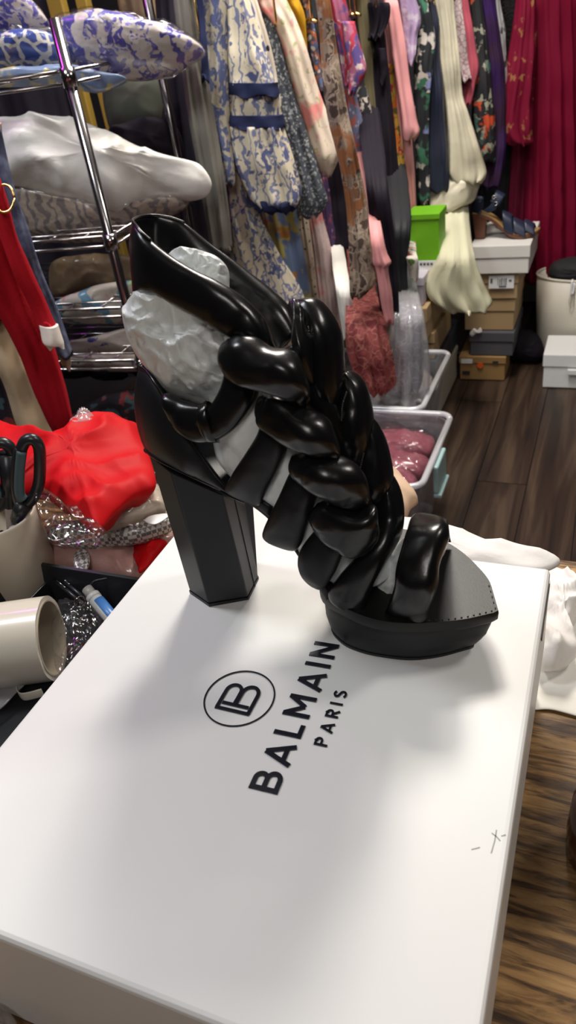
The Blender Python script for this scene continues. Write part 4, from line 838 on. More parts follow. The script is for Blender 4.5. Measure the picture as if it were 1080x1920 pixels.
# ================================================================ CLOTHES HANGING AT THE LEFT, NEAR
def near(name, label, cat, h, mat, rows, thick, folds, amp, seed, extra=(), part='body'):
    v, f = cloth_vf(rows, h, thick, folds, amp, seed, 34, 44)
    if not extra: return tag(mesh_obj(name, v, f, PR[mat]), label, cat)
    t = thing(name, label, cat, PH(rows[-1][1], rows[-1][0], h)); mesh_obj(part, v, f, PR[mat], t)
    for nm, mt, rw, th, fo, am, dd in extra:
        v, f = cloth_vf(rw, h+dd, th, fo, am, seed+3, 24, 36); mesh_obj(nm, v, f, PR[mt], t)
    return t
near('red_dress', 'deep red wool dress with a white-cuffed sleeve hanging at the left edge', 'dress', 1.34, 'reddress', [(250, -110, -20), (340, -90, 2), (440, -70, 30), (540, -35, 62), (620, 18, 92), (700, 52, 117), (760, 76, 132), (800, 96, 139), (824, 112, 128)], .035, 4, .12, 2,
     [('sleeve', 'reddress', [(330, -40, 0), (380, -20, 18), (440, 0, 33), (490, 18, 54), (540, 40, 76), (590, 62, 98), (614, 72, 110)], .03, 3, .08, -.05),
      ('cuff', 'whitecuff', [(608, 73, 110), (622, 77, 115), (638, 82, 121), (646, 92, 122)], .034, 3, .05, -.055)])
near('beige_trousers', 'beige trousers hanging behind the red dress, creased down the legs', 'trousers', 1.46, 'beige', [(560, -10, 30), (620, -12, 40), (680, -4, 56), (740, 14, 72), (800, 32, 92), (838, 46, 108)], .03, 3, .15, 3,
     [('trouser_leg', 'beige', [(600, 14, 34), (680, 30, 58), (760, 58, 84), (846, 84, 110)], .026, 2, .1, .03)], 'trouser_leg')
near('denim_jacket', 'blue denim jacket sleeve with a frayed cuff behind the red dress', 'jacket', 1.50, 'denim', [(240, -30, 2), (300, -12, 14), (380, 6, 36), (440, 22, 58), (500, 42, 76), (560, 62, 100), (620, 84, 122), (662, 104, 139)], .03, 3, .12, 4,
     [('flowered_lining', 'peachfl', [(650, 108, 132), (672, 112, 133), (692, 118, 133)], .022, 3, .1, .01)])
near('dark_floral_dress', 'nearly black dress with small dark red flowers at the far left edge', 'dress', 1.56, 'darkfl', [(560, -80, 6), (640, -60, 10), (720, -40, 28), (800, -20, 50), (880, 0, 72)], .03, 4, .2, 5)
near('black_sweater', 'black sweater hanging in the dark between the red dress and the beige trousers', 'sweater', 1.42, 'black', [(380, -90, 5), (460, -70, 16), (540, -50, 26), (600, -40, 20)], .03, 4, .2, 6)
near('peach_blouse', 'thin peach flowered blouse edge above the red dress at the left border', 'blouse', 1.52, 'peachfl', [(230, -50, 2), (290, -30, 8), (340, -20, 16), (380, -10, 20)], .02, 3, .2, 7)
c0 = PH(8, 372, 1.27); rg = [c0+RT*(.0155*math.cos(a*math.pi/12))+UP*(.022*math.sin(a*math.pi/12)) for a in range(25)]
tag(tube('gold_ring', rg, .0022, M['gold'], None, 8), 'small gold ring hooked above the shoulder of the red dress', 'ring')
# the rail the near clothes hang on (out of frame above)
nr_ = thing('side_rail', 'black clothes rail at the left edge carrying the red dress', 'rail', (-1.1, .9, 0))
tube('rail', [(-1.5, .70, 1.62), (-.98, 1.25, 1.62)], .012, M['blackp'], nr_)
for p in ((-1.5, .70), (-.98, 1.25)): tube('upright', [(p[0], p[1], .02), (p[0], p[1], 1.62)], .012, M['blackp'], nr_) if p[0] < -1.2 else None
# ================================================================ SHOE BOXES ON THE FLOOR
def ibox(name, label, x0, x1, y0, y1, z0, z1, mat, lidh=.035, rz=0, group=None, over=.004, extra=None):
    c = Vector(((x0+x1)/2, (y0+y1)/2, z0)); t = thing(name, label, 'box', c, group)
    box('box_base', (c.x, c.y, (z0+z1-.01)/2+.0005), (x1-x0-2*over, y1-y0-2*over, z1-z0-.011), mat, t, rz, .003)
    box('lid', (c.x, c.y, z1-lidh/2), (x1-x0, y1-y0, lidh), mat, t, rz, .003); return t
def sticker(name, t, c, s, mat): return box(name, c, s, mat, t)
GB = 'shoe boxes stacked on the floor'
# stack facing the camera
FY = 2.83
b1 = ibox('cardboard_box', 'light brown box with an orange dot sticker, bottom of the stack under the sandal', -.52, -.335, FY, FY+.30, .002, .105, M['tan2'], .03, group=GB)
v = [(-.435+.012*math.cos(a*math.pi/8), FY-.0015, .068+.012*math.sin(a*math.pi/8)) for a in range(16)]
mesh_obj('dot_sticker', v+[(p[0], FY+.001, p[2]) for p in v], [tuple(range(16))]+[(i, (i+1) % 16, 16+(i+1) % 16, 16+i) for i in range(16)], pmat('orange_sticker', (.85, .12, .02), .5), b1, False)
sticker('paper_label', b1, (-.488, FY-.001, .085), (.045, .003, .018), M['labelw']); sticker('hand_hole', b1, (-.375, FY-.0005, .083), (.022, .003, .010), M['dark'])
sticker('size_mark', b1, (-.490, FY-.0005, .035), (.03, .003, .014), M['dark'])
b2 = ibox('grey_box', 'dark grey shoe box with tissue poking out, second from the bottom of the stack', -.480, -.308, FY+.005, FY+.30, .106, .205, M['greycard'], .04, group=GB)
b3 = ibox('cardboard_box', 'plain brown shoe box, wide, in the middle of the stack', -.505, -.310, FY+.02, FY+.32, .206, .333, M['tan'], .05, group=GB)
b4 = ibox('cardboard_box', 'light brown shoe box with a white printed label, just under the white box', -.500, -.300, FY+.01, FY+.31, .334, .434, M['tan'], .04, group=GB)
sticker('paper_label', b4, (-.362, FY+.0055, .402), (.092, .003, .048), M['labelw'])
for x, z, sx, sz in [(-.398, .408, .008, .016), (-.345, .404, .004, .026), (-.352, .404, .003, .026), (-.360, .404, .004, .026), (-.367, .402, .003, .024), (-.374, .404, .002, .026), (-.330, .408, .010, .006), (-.357, .386, .026, .004)]:
    sticker('label_print', b4, (x, FY+.0035, z), (sx, .002, sz), M['greycard'])
b5 = ibox('white_box', 'white shoe box at the top of the stack with the navy sandal on it', -.478, -.262, FY-.01, FY+.32, .435, .540, M['card2'], .046, group=GB)
o = blob('tissue_paper', [(x, FY+.003+.0, z) for x, z in [(-.478, .200), (-.462, .222), (-.446, .212), (-.436, .226), (-.430, .206), (-.452, .200), (-.468, .188)]], .006, PR['tissue'], axis=(0, -1, 0), amp=.004, freq=60, rings=6, res=30)
tag(o, 'scrap of white tissue sticking out of the dark grey shoe box', 'tissue')
# column whose long side faces the aisle
ibox('beige_box', 'beige box lying on the floor, bottom of the column beside the clear bins', -.86, -.530, 2.44, 2.87, .002, .138, M['beigecard'], .02, group=GB)
ibox('navy_box', 'dark navy box directly on the beige box beside the bins', -.87, -.532, 2.47, 2.90, .139, .236, M['navycard'], .03, group=GB)
b6 = ibox('cardboard_box', 'lower tan box on the dark navy box', -.85, -.540, 2.48, 2.80, .237, .338, M['tan'], .04, group=GB)
sticker('paper_label', b6, (-.60, 2.4828, .28), (.03, .003, .05), M['labelw']); sticker('hand_hole', b6, (-.567, 2.4828, .305), (.03, .003, .02), M['dark'])
ibox('cardboard_box', 'upper tan box with its lid toward the bins, under the lilac-white box', -.84, -.548, 2.40, 2.73, .339, .455, M['tan'], .05, group=GB)
pa = PY(770, 578, 2.42); pb = PY(797, 520, 2.42)
ibox('lilac_box', 'small lilac-white box under the bright green box', pa.x-.14, pb.x-.005, 2.42, 2.66, .456, pb.z, pmat('lilac_card', (.50, .46, .52), .6), .03, group=GB)
ga = PY(826, 512, 2.50); gb = PY(776, 396, 2.50)
g = ibox('green_box', 'bright green shoe box with a white label between the rose-printed skirt and the ivory trousers', gb.x-.03, ga.x, 2.50, 2.62, ga.z, gb.z-.01, pmat('bright_green_card', (.16, .46, .008), .55), .02, group=GB)
box('paper_label', (ga.x-.045, 2.4985, ga.z+.026), (.068, .003, .034), M['labelw'], g)
for k in range(4): box('label_print', (ga.x-.065+.012*k, 2.4965, ga.z+.032), (.008, .002, .008), M['greycard'], g)
# white shoe box in front of the tote
wb = ibox('white_box', 'white shoe box on the floor in front of the cream tote', -.192, .13, 2.78, 2.98, .002, .140, M['card'], .05, group=GB)
box('pull_tab', (-.055, 2.772, .075), (.09, .012, .022), M['card'], wb, bev=.003)
# ---- clear bins
def bin_(label, x0, x1, y0, y1, h, latch=False):
    t = thing('storage_bin', label, 'bin', ((x0+x1)/2, (y0+y1)/2, 0), 'clear plastic bins')
    def rr(ins, z, r=.035):
        a, b, c, d = x0+ins, x1-ins, y0+ins, y1-ins; P_ = []
        for cx, cy, s in ((b-r, d-r, 0), (a+r, d-r, 90), (a+r, c+r, 180), (b-r, c+r, 270)):
            for k in range(6): P_.append((cx+r*math.cos(R(s+18*k)), cy+r*math.sin(R(s+18*k)), z))
        return P_
    V = rr(.05, .004)+rr(.012, h-.03)+rr(.012, h-.012)+rr(.015, h-.012)+rr(.015, h-.03)+rr(.053, .008); n = 24
    f = grid_faces(6, n); f += [tuple(range(n))[::-1], tuple(range(5*n, 6*n))]
    mesh_obj('bin_wall', V, f, M['bin'], t, smooth=False)
    pts = rr(.004, h-.006); pts.append(pts[0]); v, f = tube_vf(pts, .009, 8); mesh_obj('rim', v, f, RIM, t)
    if latch:
        q = box('latch', (x1+.008, y0+(y1-y0)*.42, h-.055), (.014, .11, .085), pmat('pale_aqua_plastic', (.36, .52, .52), .4), t, bev=.005)
        box('latch_lip', (x1+.012, y0+(y1-y0)*.42, h-.105), (.022, .11, .012), bpy.data.materials['pale_aqua_plastic'], q, bev=.003)
    return t
RIM = film_mat('frosted_rim', (.9, .9, .95), .15, .25, .1, haze=.6)
bin_('front clear plastic bin with a pale aqua latch, filled with mauve packets', -.84, -.375, 1.54, 1.955, .30, True)
bin_('rear clear plastic bin filled with grey packets, behind the mauve ones', -.93, -.470, 1.965, 2.42, .30)
def heap(name, label, cat, mat, cen, rx, ry, rz, seed, group, tilt=0, wrap=True):
    ol = [(cen[0]+rx*math.copysign(abs(math.cos(a))**.55, math.cos(a)), cen[1]+ry*math.copysign(abs(math.sin(a))**.55, math.sin(a)), cen[2]+tilt*math.cos(a)) for a in [i*math.pi/8 for i in range(16)]]
    t = thing(name, label, cat, cen, group)
    blob('folded_cloth', ol, rz, PR[mat], t, axis=(0, 0, 1), amp=.014, freq=14, seed=seed, rings=12, res=60, power=.4)
    ol2 = [(cen[0]+(p[0]-cen[0])*1.06, cen[1]+(p[1]-cen[1])*1.06, p[2]) for p in ol]
    blob('clear_wrap', ol2, rz*1.15, M['film'], t, axis=(0, 0, 1), amp=.022, freq=18, seed=seed+9, rings=12, res=60, power=.4)
    return t
GM = 'mauve packets in the front bin'
for k, (x, y, z, rx, ry, tl, lb) in enumerate([(-.575, 1.85, .225, .165, .070, .01, 'mauve packet at the back of the front bin'), (-.565, 1.735, .24, .165, .065, -.01, 'mauve packet second from the back of the front bin'), (-.57, 1.635, .225, .16, .05, .01, 'mauve packet nearest the camera in the front bin'), (-.61, 1.75, .12, .17, .16, 0, 'mauve packet at the bottom of the front bin')]):
    heap('wrapped_clothing', lb, 'packet', 'mauve', (x, y, z), rx, ry, .045, 30+k, GM, tl)
GG = 'grey packets in the rear bin'
for k, (x, y, z, rx, ry, lb) in enumerate([(-.66, 2.10, .22, .17, .080, 'grey packet at the front of the rear bin'), (-.66, 2.22, .25, .165, .09, 'grey packet in the middle of the rear bin'), (-.70, 2.34, .22, .16, .05, 'grey packet at the back of the rear bin'), (-.70, 2.18, .10, .18, .17, 'grey packet at the bottom of the rear bin')]):
    heap('wrapped_clothing', lb, 'packet', 'mixpk', (x, y, z), rx, ry, .045, 40+k, GG)
# ---- cream tote and black bags
tt_ = thing('tote_basket', 'cream oval tote standing on the floor by the crimson gown', 'tote', (-.075, 3.10, 0))
def oval(rx, ry, z, n=40): return [(-.075+rx*math.cos(2*math.pi*i/n), 3.12+ry*math.sin(2*math.pi*i/n), z) for i in range(n)]
V = oval(.165, .10, .004)+oval(.170, .105, .012)+oval(.180, .115, .20)+oval(.186, .12, .345)+oval(.180, .114, .345)+oval(.172, .108, .20)+oval(.162, .096, .02)
f = grid_faces(7, 40)+[tuple(range(40))[::-1], tuple(range(240, 280))]
mesh_obj('body', V, f, M['cream'], tt_); v, f = tube_vf(oval(.184, .118, .346)+[oval(.184, .118, .346)[0]], .005, 8); mesh_obj('rim', v, f, M['cream'], tt_)
tube('closure_loop', cr([(-.118, 3.003, .352), (-.118, 2.990, .35), (-.120, 2.992, .31), (-.112, 2.992, .305), (-.110, 2.992, .345)], 16), .004, M['paper' if 'paper' in M else 'labelw'], tt_, 8)
tube('cord', cr([(-.118, 2.995, .31), (-.124, 2.994, .27), (-.116, 2.996, .245), (-.108, 2.994, .27), (-.115, 2.994, .31)], 20), .002, M['beigecard'], tt_, 6)
o = blob('black_handbag', [(-.20, 3.10, .33), (-.205, 3.10, .385), (-.15, 3.1, .405), (-.05, 3.1, .41), (.05, 3.1, .405), (.06, 3.1, .34), (-.06, 3.1, .31)], .075, M['bag' if 'bag' in M else 'black'], axis=(0, -1, 0), amp=.01, seed=3)
tag(o, 'black bag stuffed in the top of the cream tote', 'bag')
o = blob('black_bag', [(-.36, 3.05, .01), (-.36, 3.05, .10), (-.30, 3.05, .135), (-.23, 3.05, .10), (-.215, 3.05, .01)], .07, PR['black'], axis=(0, -1, 0), amp=.012, seed=6)
tag(o, 'low black bag on the floor between the box stack and the tote', 'bag')
# ---- navy sandal on the white box
sd = thing('heeled_sandal', 'navy strappy sandal with a brown block heel on the stack of boxes', 'sandal', (-.42, FY+.09, .541))
SYY = FY+.10; SZ = .541
def sq(x, z, n=0): return Vector((x, SYY+n, SZ+z))
brown = pmat('brown_leather', (.13, .045, .025), .45); navl = pmat('navy_leather', (.018, .025, .055), .4); tanl = pmat('tan_lining', (.38, .24, .09), .5)
hx = -.478
hv = []
for (a, b, z, w) in [(hx+.005, hx+.040, .001, .020), (hx-.004, hx+.046, .088, .026)]:
    hv += [sq(a, z, -w), sq(b, z, -w), sq(b, z, w), sq(a, z, w)]
o = mesh_obj('heel', hv, grid_faces(2, 4)+[(3, 2, 1, 0), (4, 5, 6, 7)], brown, sd, False); bevel_obj(o, .003)
def plate(name, prof, w, th, mat, parent):
    P_ = cr(prof, 24); V = []
    for x, z, ww in P_: V += [sq(x, z, -ww), sq(x, z+th, -ww), sq(x, z+th, ww), sq(x, z, ww)]
    o = mesh_obj(name, V, grid_faces(24, 4)+[(0, 1, 2, 3), (95, 94, 93, 92)], mat, parent, False); bevel_obj(o, .0015, 2); return o
pf = [(hx-.006, .090, .024), (hx+.035, .086, .028), (hx+.075, .066, .026), (hx+.115, .030, .030), (hx+.15, .012, .038), (hx+.19, .012, .038), (hx+.225, .018, .024), (hx+.236, .022, .010)]
plate('sole', [(a, b-.010, c) for a, b, c in pf], 0, .012, brown, sd); plate('insole', [(a, b+.003, c*.95) for a, b, c in pf], 0, .004, tanl, sd)
def sstrap(name, pts, wd, parent=sd, mat=navl):
    prs = []
    for i, (x, z, n) in enumerate(pts):
        prs.append((tuple(sq(x-wd/2, z+wd*.30, n)), tuple(sq(x+wd/2, z-wd*.22, n)), .003))
    v, f = ribbon_vf(prs, 22, 12, 3); return mesh_obj(name, v, f, mat, parent)
sstrap('toe_strap', [(hx+.17, .014, -.040), (hx+.165, .045, -.026), (hx+.16, .056, 0), (hx+.165, .045, .026), (hx+.17, .014, .040)], .044)
sstrap('toe_strap', [(hx+.205, .018, -.036), (hx+.20, .042, -.022), (hx+.198, .050, 0), (hx+.20, .042, .022), (hx+.205, .018, .036)], .036)
sstrap('instep_strap', [(hx+.13, .022, -.034), (hx+.122, .070, -.026), (hx+.118, .085, 0), (hx+.122, .070, .026), (hx+.13, .022, .034)], .036)
sstrap('ankle_strap', [(hx+.075, .125, -.030), (hx+.09, .150, -.02), (hx+.092, .155, 0), (hx+.09, .150, .02), (hx+.075, .125, .030)], .032)
hc = []
for k in range(5):
    for i in range(17):
        a = R(90+180*i/16); top_ = .095+.062*(1-.25*abs(i-8)/8); z = .093+(top_-.093)*k/4
        hc.append(sq(hx+.028+.036*math.cos(a)*(1+.05*k), z, .027*math.sin(a)))
o = mesh_obj('heel_cup', hc, grid_faces(5, 17, False), navl, sd); o.modifiers.new('s', 'SOLIDIFY').thickness = .003
sstrap('side_strap', [(hx+.045, .100, -.028), (hx+.070, .115, -.030), (hx+.080, .140, -.026)], .022)
for x, z in ((hx+.073, .150), (hx+.080, .128)):
    v = []; 
    pts = [sq(x+.006*math.cos(a*math.pi/6), z+.006*math.sin(a*math.pi/6), -.034) for a in range(13)]
    tube('buckle', pts, .0022, M['chrome'], sd, 6)
o = blob('tissue_paper', [sq(x, z, .06) for x, z in [(-.455, .002), (-.45, .03), (-.42, .045), (-.39, .035), (-.36, .038), (-.35, .01), (-.38, .002)]], .03, PR['tissue'], axis=(0, -1, 0), amp=.010, freq=30, rings=8, res=50)
tag(o, 'crumpled white tissue behind the sandal on the white box', 'tissue')
# ================================================================ THINGS ON THE TABLE, LEFT
# black tray
tr = thing('desk_tray', 'black open tray on the table at the left of the shoe box', 'tray', (-.50, .37, TZ))
def trr(ins, z, r=.03):
    a, b, c, d = -.64+ins, -.376-ins, .17+ins, .528-ins; P_ = []
    for cx, cy, s in ((b-r, d-r, 0), (a+r, d-r, 90), (a+r, c+r, 180), (b-r, c+r, 270)):
        for k in range(7): P_.append((cx+r*math.cos(R(s+15*k)), cy+r*math.sin(R(s+15*k)), z))
    return P_
V = trr(.008, TZ+.001)+trr(0, TZ+.048)+trr(.0005, TZ+.051)+trr(.004, TZ+.050)+trr(.012, TZ+.006)
mesh_obj('tray_shell', V, grid_faces(5, 28)+[tuple(range(28))[::-1], tuple(range(4*28, 5*28))], M['blackp'], tr, True).modifiers.new('e', 'EDGE_SPLIT').split_angle = R(40)
box('divider', (-.585, .40, TZ+.022), (.003, .22, .03), M['blackp'], tr, rz=R(0), bev=.001)
box('divider', (-.42, .47, TZ+.022), (.08, .003, .03), M['blackp'], tr, bev=.001)
# tape roll lying on its side in the tray
tapem = pmat('cream_tape', (.62, .57, .48), .32, coat=.4); corem = pmat('tape_core', (.42, .36, .28), .6)
tx = PZ(97, 1196, TZ+.052); ax = Vector((.906, .42, 0)).normalized()
tp_t = thing('tape_roll', 'wide roll of clear cream-coloured packing tape lying on its side in the black tray', 'tape', (tx.x, tx.y, TZ+.007))
def ring_vf(c, ax, r0, r1, L, n=64, rag=0):
    u = ax.orthogonal().normalized(); w_ = ax.cross(u); V = []
    for rr_, s in ((r1, 0), (r1, -L), (r0, -L), (r0, 0)):
        for i in range(n):
            a = 2*math.pi*i/n; V.append(c+ax*(s+(rag*math.sin(9*a) if s == 0 else 0))+u*rr_*math.cos(a)+w_*rr_*math.sin(a))
    f = []
    for k in range(4):
        for i in range(n): f.append((k*n+i, k*n+(i+1) % n, ((k+1) % 4)*n+(i+1) % n, ((k+1) % 4)*n+i))
    return V, f
v, f = ring_vf(tx, ax, .0400, .0445, .13, rag=.0003); o = mesh_obj('tape', v, f, tapem, tp_t); o.modifiers.new('e', 'EDGE_SPLIT').split_angle = R(40)
v, f = ring_vf(tx+ax*.0008, ax, .0385, .0401, .132); o = mesh_obj('core', v, f, corem, tp_t); o.modifiers.new('e', 'EDGE_SPLIT').split_angle = R(40)
o = blob('clear_bag', [tuple(PZ(x, y, TZ+.035)) for x, y in [(102, 1150), (118, 1135), (150, 1128), (178, 1145), (190, 1155), (182, 1200), (150, 1240), (110, 1262), (100, 1215)]], .018, M['film'], axis=(0, 0, 1), amp=.012, freq=40, seed=8, rings=12, res=60)
tag(o, 'crinkled clear plastic bag in the tray beside the tape roll', 'plastic bag')
# pens
whitep = pmat('white_plastic', (.55, .55, .53), .35); bluep = pmat('blue_plastic', (.05, .16, .42), .35); greyp = pmat('grey_plastic', (.33, .32, .30), .4)
pn = thing('marker_pen', 'white and blue pen with a grey button leaning in the black tray', 'pen', PZ(190, 1150, TZ+.02))
a = PZ(163, 1104, TZ+.052); b = PZ(216, 1168, TZ+.030); d = (b-a)
tube('button', [a, a+d*.22], .0062, greyp, pn, 20); tube('collar', [a+d*.20, a+d*.25, a+d*.30], .0082, whitep, pn, 20); tube('barrel', [a+d*.28, a+d*1.3], .0078, whitep, pn, 20)
s_ = Vector((.6, .3, .74))*.0012; tube('blue_panel', [a+d*.38+s_, a+d*1.29+s_], .0074, bluep, pn, 20)
for k, (p, q, lb) in enumerate([((100, 1086), (172, 1146), 'thin black pen lying highest in the tray beside the white and blue pen'), ((108, 1080), (180, 1140), 'thin black pen lying along the first one in the tray')]):
    pp = PZ(*p, TZ+.03); qq = PZ(*q, TZ+.026); t = thing('ballpoint_pen', lb, 'pen', pp)
    tube('barrel', [pp, pp.lerp(qq, .8)], .0028, M['blackp'], t, 10); tube('tip', [pp.lerp(qq, .8), qq], [.0028, .0008], M['chrome'], t, 10); tube('clip', [pp+Vector((0, 0, .004)), pp.lerp(qq, .35)+Vector((0, 0, .004))], .0008, M['chrome'], t, 6)
o = tube('wire_key_ring', [PZ(*p, TZ+.03) for p in cr([(150, 1118), (140, 1126), (142, 1136), (152, 1138), (160, 1130), (158, 1120), (150, 1118)], 24)], .0012, M['chrome'], None, 6)
tag(o, 'small metal ring among the pens in the tray', 'ring')
o = tube('bent_wire', [PZ(*p, TZ+.045) for p in cr([(168, 1100), (176, 1090), (192, 1086), (204, 1084)], 16)], .0014, M['blackp'], None, 6)
tag(o, 'thin bent black cable end at the back of the tray', 'cable')
pts = cr([(48, 1284), (38, 1292), (38, 1306), (46, 1314), (62, 1312), (84, 1306)], 24); prs = []
for x, y in pts: p = PZ(x, y, TZ+.012); prs.append((tuple(p), tuple(p+Vector((0, 0, .012))), .0008))
v, f = ribbon_vf(prs, 30, 8); o = mesh_obj('tape_loop', v, f, tapem); tag(o, 'loose curled strip of cream tape in front of the tape roll', 'tape')
o = blob('packing_tape_end', [tuple(PZ(x, y, TZ+.02)) for x, y in [(-30, 1250), (10, 1225), (60, 1262), (30, 1300), (0, 1330), (-30, 1340)]], .002, M['film2'], axis=(0, 0, 1), amp=.003, rings=5, res=30)
tag(o, 'loose flap of clear tape at the left edge below the tape roll', 'tape')
# cup with scissors
crx, crz = .049, .865
cr0 = PZ(63, 956, crz); cc = cr0 - Vector((RT.x, RT.y, 0)).normalized()*crx
cup = thing('pen_cup', 'cream cup on the table holding black scissors and markers', 'cup', (cc.x, cc.y, TZ))
cupm = pmat('cream_ceramic', (.52, .46, .37), .35, coat=.3)
V = []; n = 56
for r_, z in [(.045, TZ+.001), (.048, TZ+.006), (.049, crz-.004), (.0485, crz-.001), (.0470, crz), (.0455, crz-.002), (.0450, TZ+.01)]:
    V += [(cc.x+r_*math.cos(2*math.pi*i/n), cc.y+r_*math.sin(2*math.pi*i/n), z) for i in range(n)]
mesh_obj('cup_wall', V, grid_faces(7, n)+[tuple(range(n))[::-1], tuple(range(6*n, 7*n))], cupm, cup)
hcup = Vector((cc.x, cc.y, 0)).dot(HN)
def loop(name, label, pts, lin_, hd, blade):
    t = thing(name, label, 'scissors', PH(blade[-1][0], blade[-1][1], hd))
    P3 = [tuple(PH(x, y, hd)) for x, y in pts]; P3.append(P3[0]); P3 = cr(P3, 60)
    # oval section grip, deeper along the view than wide
    tube('grip', P3, .0068, M['blackp'], t, 12)
    L3 = [PH(x, y, hd-.004) for x, y in cr([tuple(map(float, p)) for p in lin_], 20)]
    tube('grip_lining', L3, .0058, pmat('teal_grey_rubber', (.055, .095, .105), .6) if 'teal_grey_rubber' not in bpy.data.materials else bpy.data.materials['teal_grey_rubber'], t, 10)
    B = [PH(x, y, hd) for x, y in blade]; v, f = tube_vf([B[0], B[1]], [.011, .007], 10); mesh_obj('shank', v, f, M['blackp'], t)
    a, b = B[1], B[-1]; dd = (b-a).normalized(); sN = RT*.006; V = [a-sN, a+sN, b+sN*.6, b-sN*.6]; V += [p+Vector((HN.x, HN.y, 0))*.002 for p in V]
    mesh_obj('blade', V, [(0, 1, 2, 3), (7, 6, 5, 4), (0, 4, 5, 1), (1, 5, 6, 2), (2, 6, 7, 3), (3, 7, 4, 0)], M['chrome'], t, False)
loop('scissors', 'black scissors with a teal-lined right grip, standing in the cream cup', [(40, 842), (48, 827), (62, 824), (73, 838), (75, 870), (73, 905), (64, 930), (50, 945), (38, 942), (32, 920), (31, 885), (34, 858)], [(41, 846), (38, 870), (36, 900), (37, 925), (44, 936)], hcup-.01, [(46, 942), (30, 975), (0, 1060)])
loop('scissors', 'black scissors grip at the left border, left of the teal-lined grip', [(-24, 846), (-8, 832), (10, 832), (22, 846), (20, 870), (14, 910), (4, 945), (-14, 950), (-28, 920)], [(-20, 850), (-6, 920), (4, 925)], hcup+.012, [(14, 850), (18, 950), (24, 1060)])
for k, (x, y, col, lb) in enumerate([(42, 984, (.14, .03, .42), 'purple-capped marker in the cream cup'), (26, 990, (.55, .53, .50), 'white-capped marker in the cream cup'), (3, 1003, (.03, .03, .035), 'black marker with a silver end in the cream cup')]):
    p = PZ(x, y, crz-.010); mt = pmat('marker_cap_%s' % ('purple', 'white', 'black')[k], col, .35); t = thing('marker_pen', lb, 'pen', (p.x, p.y, TZ+.012))
    p2 = Vector((p.x*.8+cc.x*.2, p.y*.8+cc.y*.2, TZ+.012)); tube('cap', [p, p.lerp(p2, .3)], .0062, mt, t, 16); tube('barrel', [p.lerp(p2, .3), p2], .0056, whitep, t, 16)
    if k == 2: tube('silver_end', [p+Vector((0, 0, .001)), p+Vector((0, 0, .004))], .004, M['chrome'], t, 12)
# ---- packets and the red satin heap behind them
def flat(name, label, cat, mat, px, z, th, seed, group=None, wrap=False, **k):
    ol = [tuple(PZ(x, y, z)) for x, y in px]; k.setdefault('amp', .006); k.setdefault('freq', 20); k.setdefault('power', .4)
    if not wrap:
        o = blob(name, ol, th, PR[mat] if isinstance(mat, str) else mat, axis=(0, 0, 1), seed=seed, **k); return tag(o, label, cat, group)
    c = sum((Vector(p) for p in ol), Vector())/len(ol); t = thing(name, label, cat, c, group)
    blob('folded_cloth', ol, th, PR[mat], t, axis=(0, 0, 1), seed=seed, **k)
    k['amp'] *= 1.6; k['freq'] = 30; blob('clear_wrap', [tuple(c+(Vector(p)-c)*1.05) for p in ol], th*1.2+.002, M['film'], t, axis=(0, 0, 1), seed=seed+4, **k); return t
GK = 'packets under the red satin'
flat('wrapped_clothing', 'dusty pink packet at the bottom of the pile, touching the tray', 'packet', 'pinkpk', [(60, 1030), (90, 1010), (180, 1012), (330, 985), (330, 1010), (304, 1030), (256, 1086), (190, 1082), (105, 1066)], .775, .022, 51, GK, True)
flat('red_cloth_patch', 'small bright red folded cloth beside the shoe box corner', 'cloth', 'red', [(248, 1024), (300, 1016), (312, 1024), (266, 1070), (258, 1062)], .793, .006, 52)
flat('gingham_cloth', 'scrap of black and white gingham in the pink packet', 'cloth', 'gingham', [(138, 1046), (150, 1036), (166, 1036), (166, 1062), (148, 1072), (140, 1064)], .797, .006, 53)
flat('wrapped_clothing', 'black and white gingham packet in the middle of the pile', 'packet', 'gingham', [(90, 1000), (180, 984), (240, 968), (312, 955), (325, 984), (290, 1000), (240, 1012), (170, 1016), (110, 1014)], .812, .018, 54, GK, True)
flat('folded_clothing', 'pale cream folded clothes under the red satin', 'clothes', 'greywh', [(150, 975), (207, 955), (260, 930), (296, 912), (312, 950), (290, 958), (240, 975), (190, 984)], .838, .016, 55, None, True)
for k, (x, y) in enumerate([(285, 975), ]): flat('care_card', 'small white card on the gingham packet', 'card', M['labelw'], [(x-14, y+2), (x-2, y-8), (x+28, y-12), (x+30, y-6), (x+6, y+8)], .836, .0015, 56, amp=0)
red = [(-30, 812), (10, 822), (50, 832), (82, 838), (110, 826), (155, 806), (200, 788), (232, 789), (258, 796), (266, 822), (279, 851), (292, 908), (262, 926), (238, 941), (207, 970), (184, 996), (166, 986), (148, 974), (129, 958), (77, 925), (20, 930), (-30, 930)]
o = flat('red_satin_garment', 'bright red satin garment heaped on the packets behind the cup', 'garment', 'red', red, .872, .026, 57, amp=.020, freq=9, rings=26, res=150, amp2=.001, power=.6)
o = flat('clear_bag', 'shiny clear plastic bag draped between the cup and the red satin', 'plastic bag', M['film'], [(62, 930), (80, 919), (110, 935), (140, 962), (190, 990), (200, 1008), (150, 1020), (100, 1020), (80, 985)], .885, .006, 58, amp=.014, freq=28, rings=14, res=70)
o = flat('clear_bag', 'crumpled clear plastic sticking up behind the red satin', 'plastic bag', M['film2'], [(128, 816), (140, 795), (160, 778), (175, 782), (182, 796), (160, 806)], .90, .012, 59, amp=.01, freq=40)
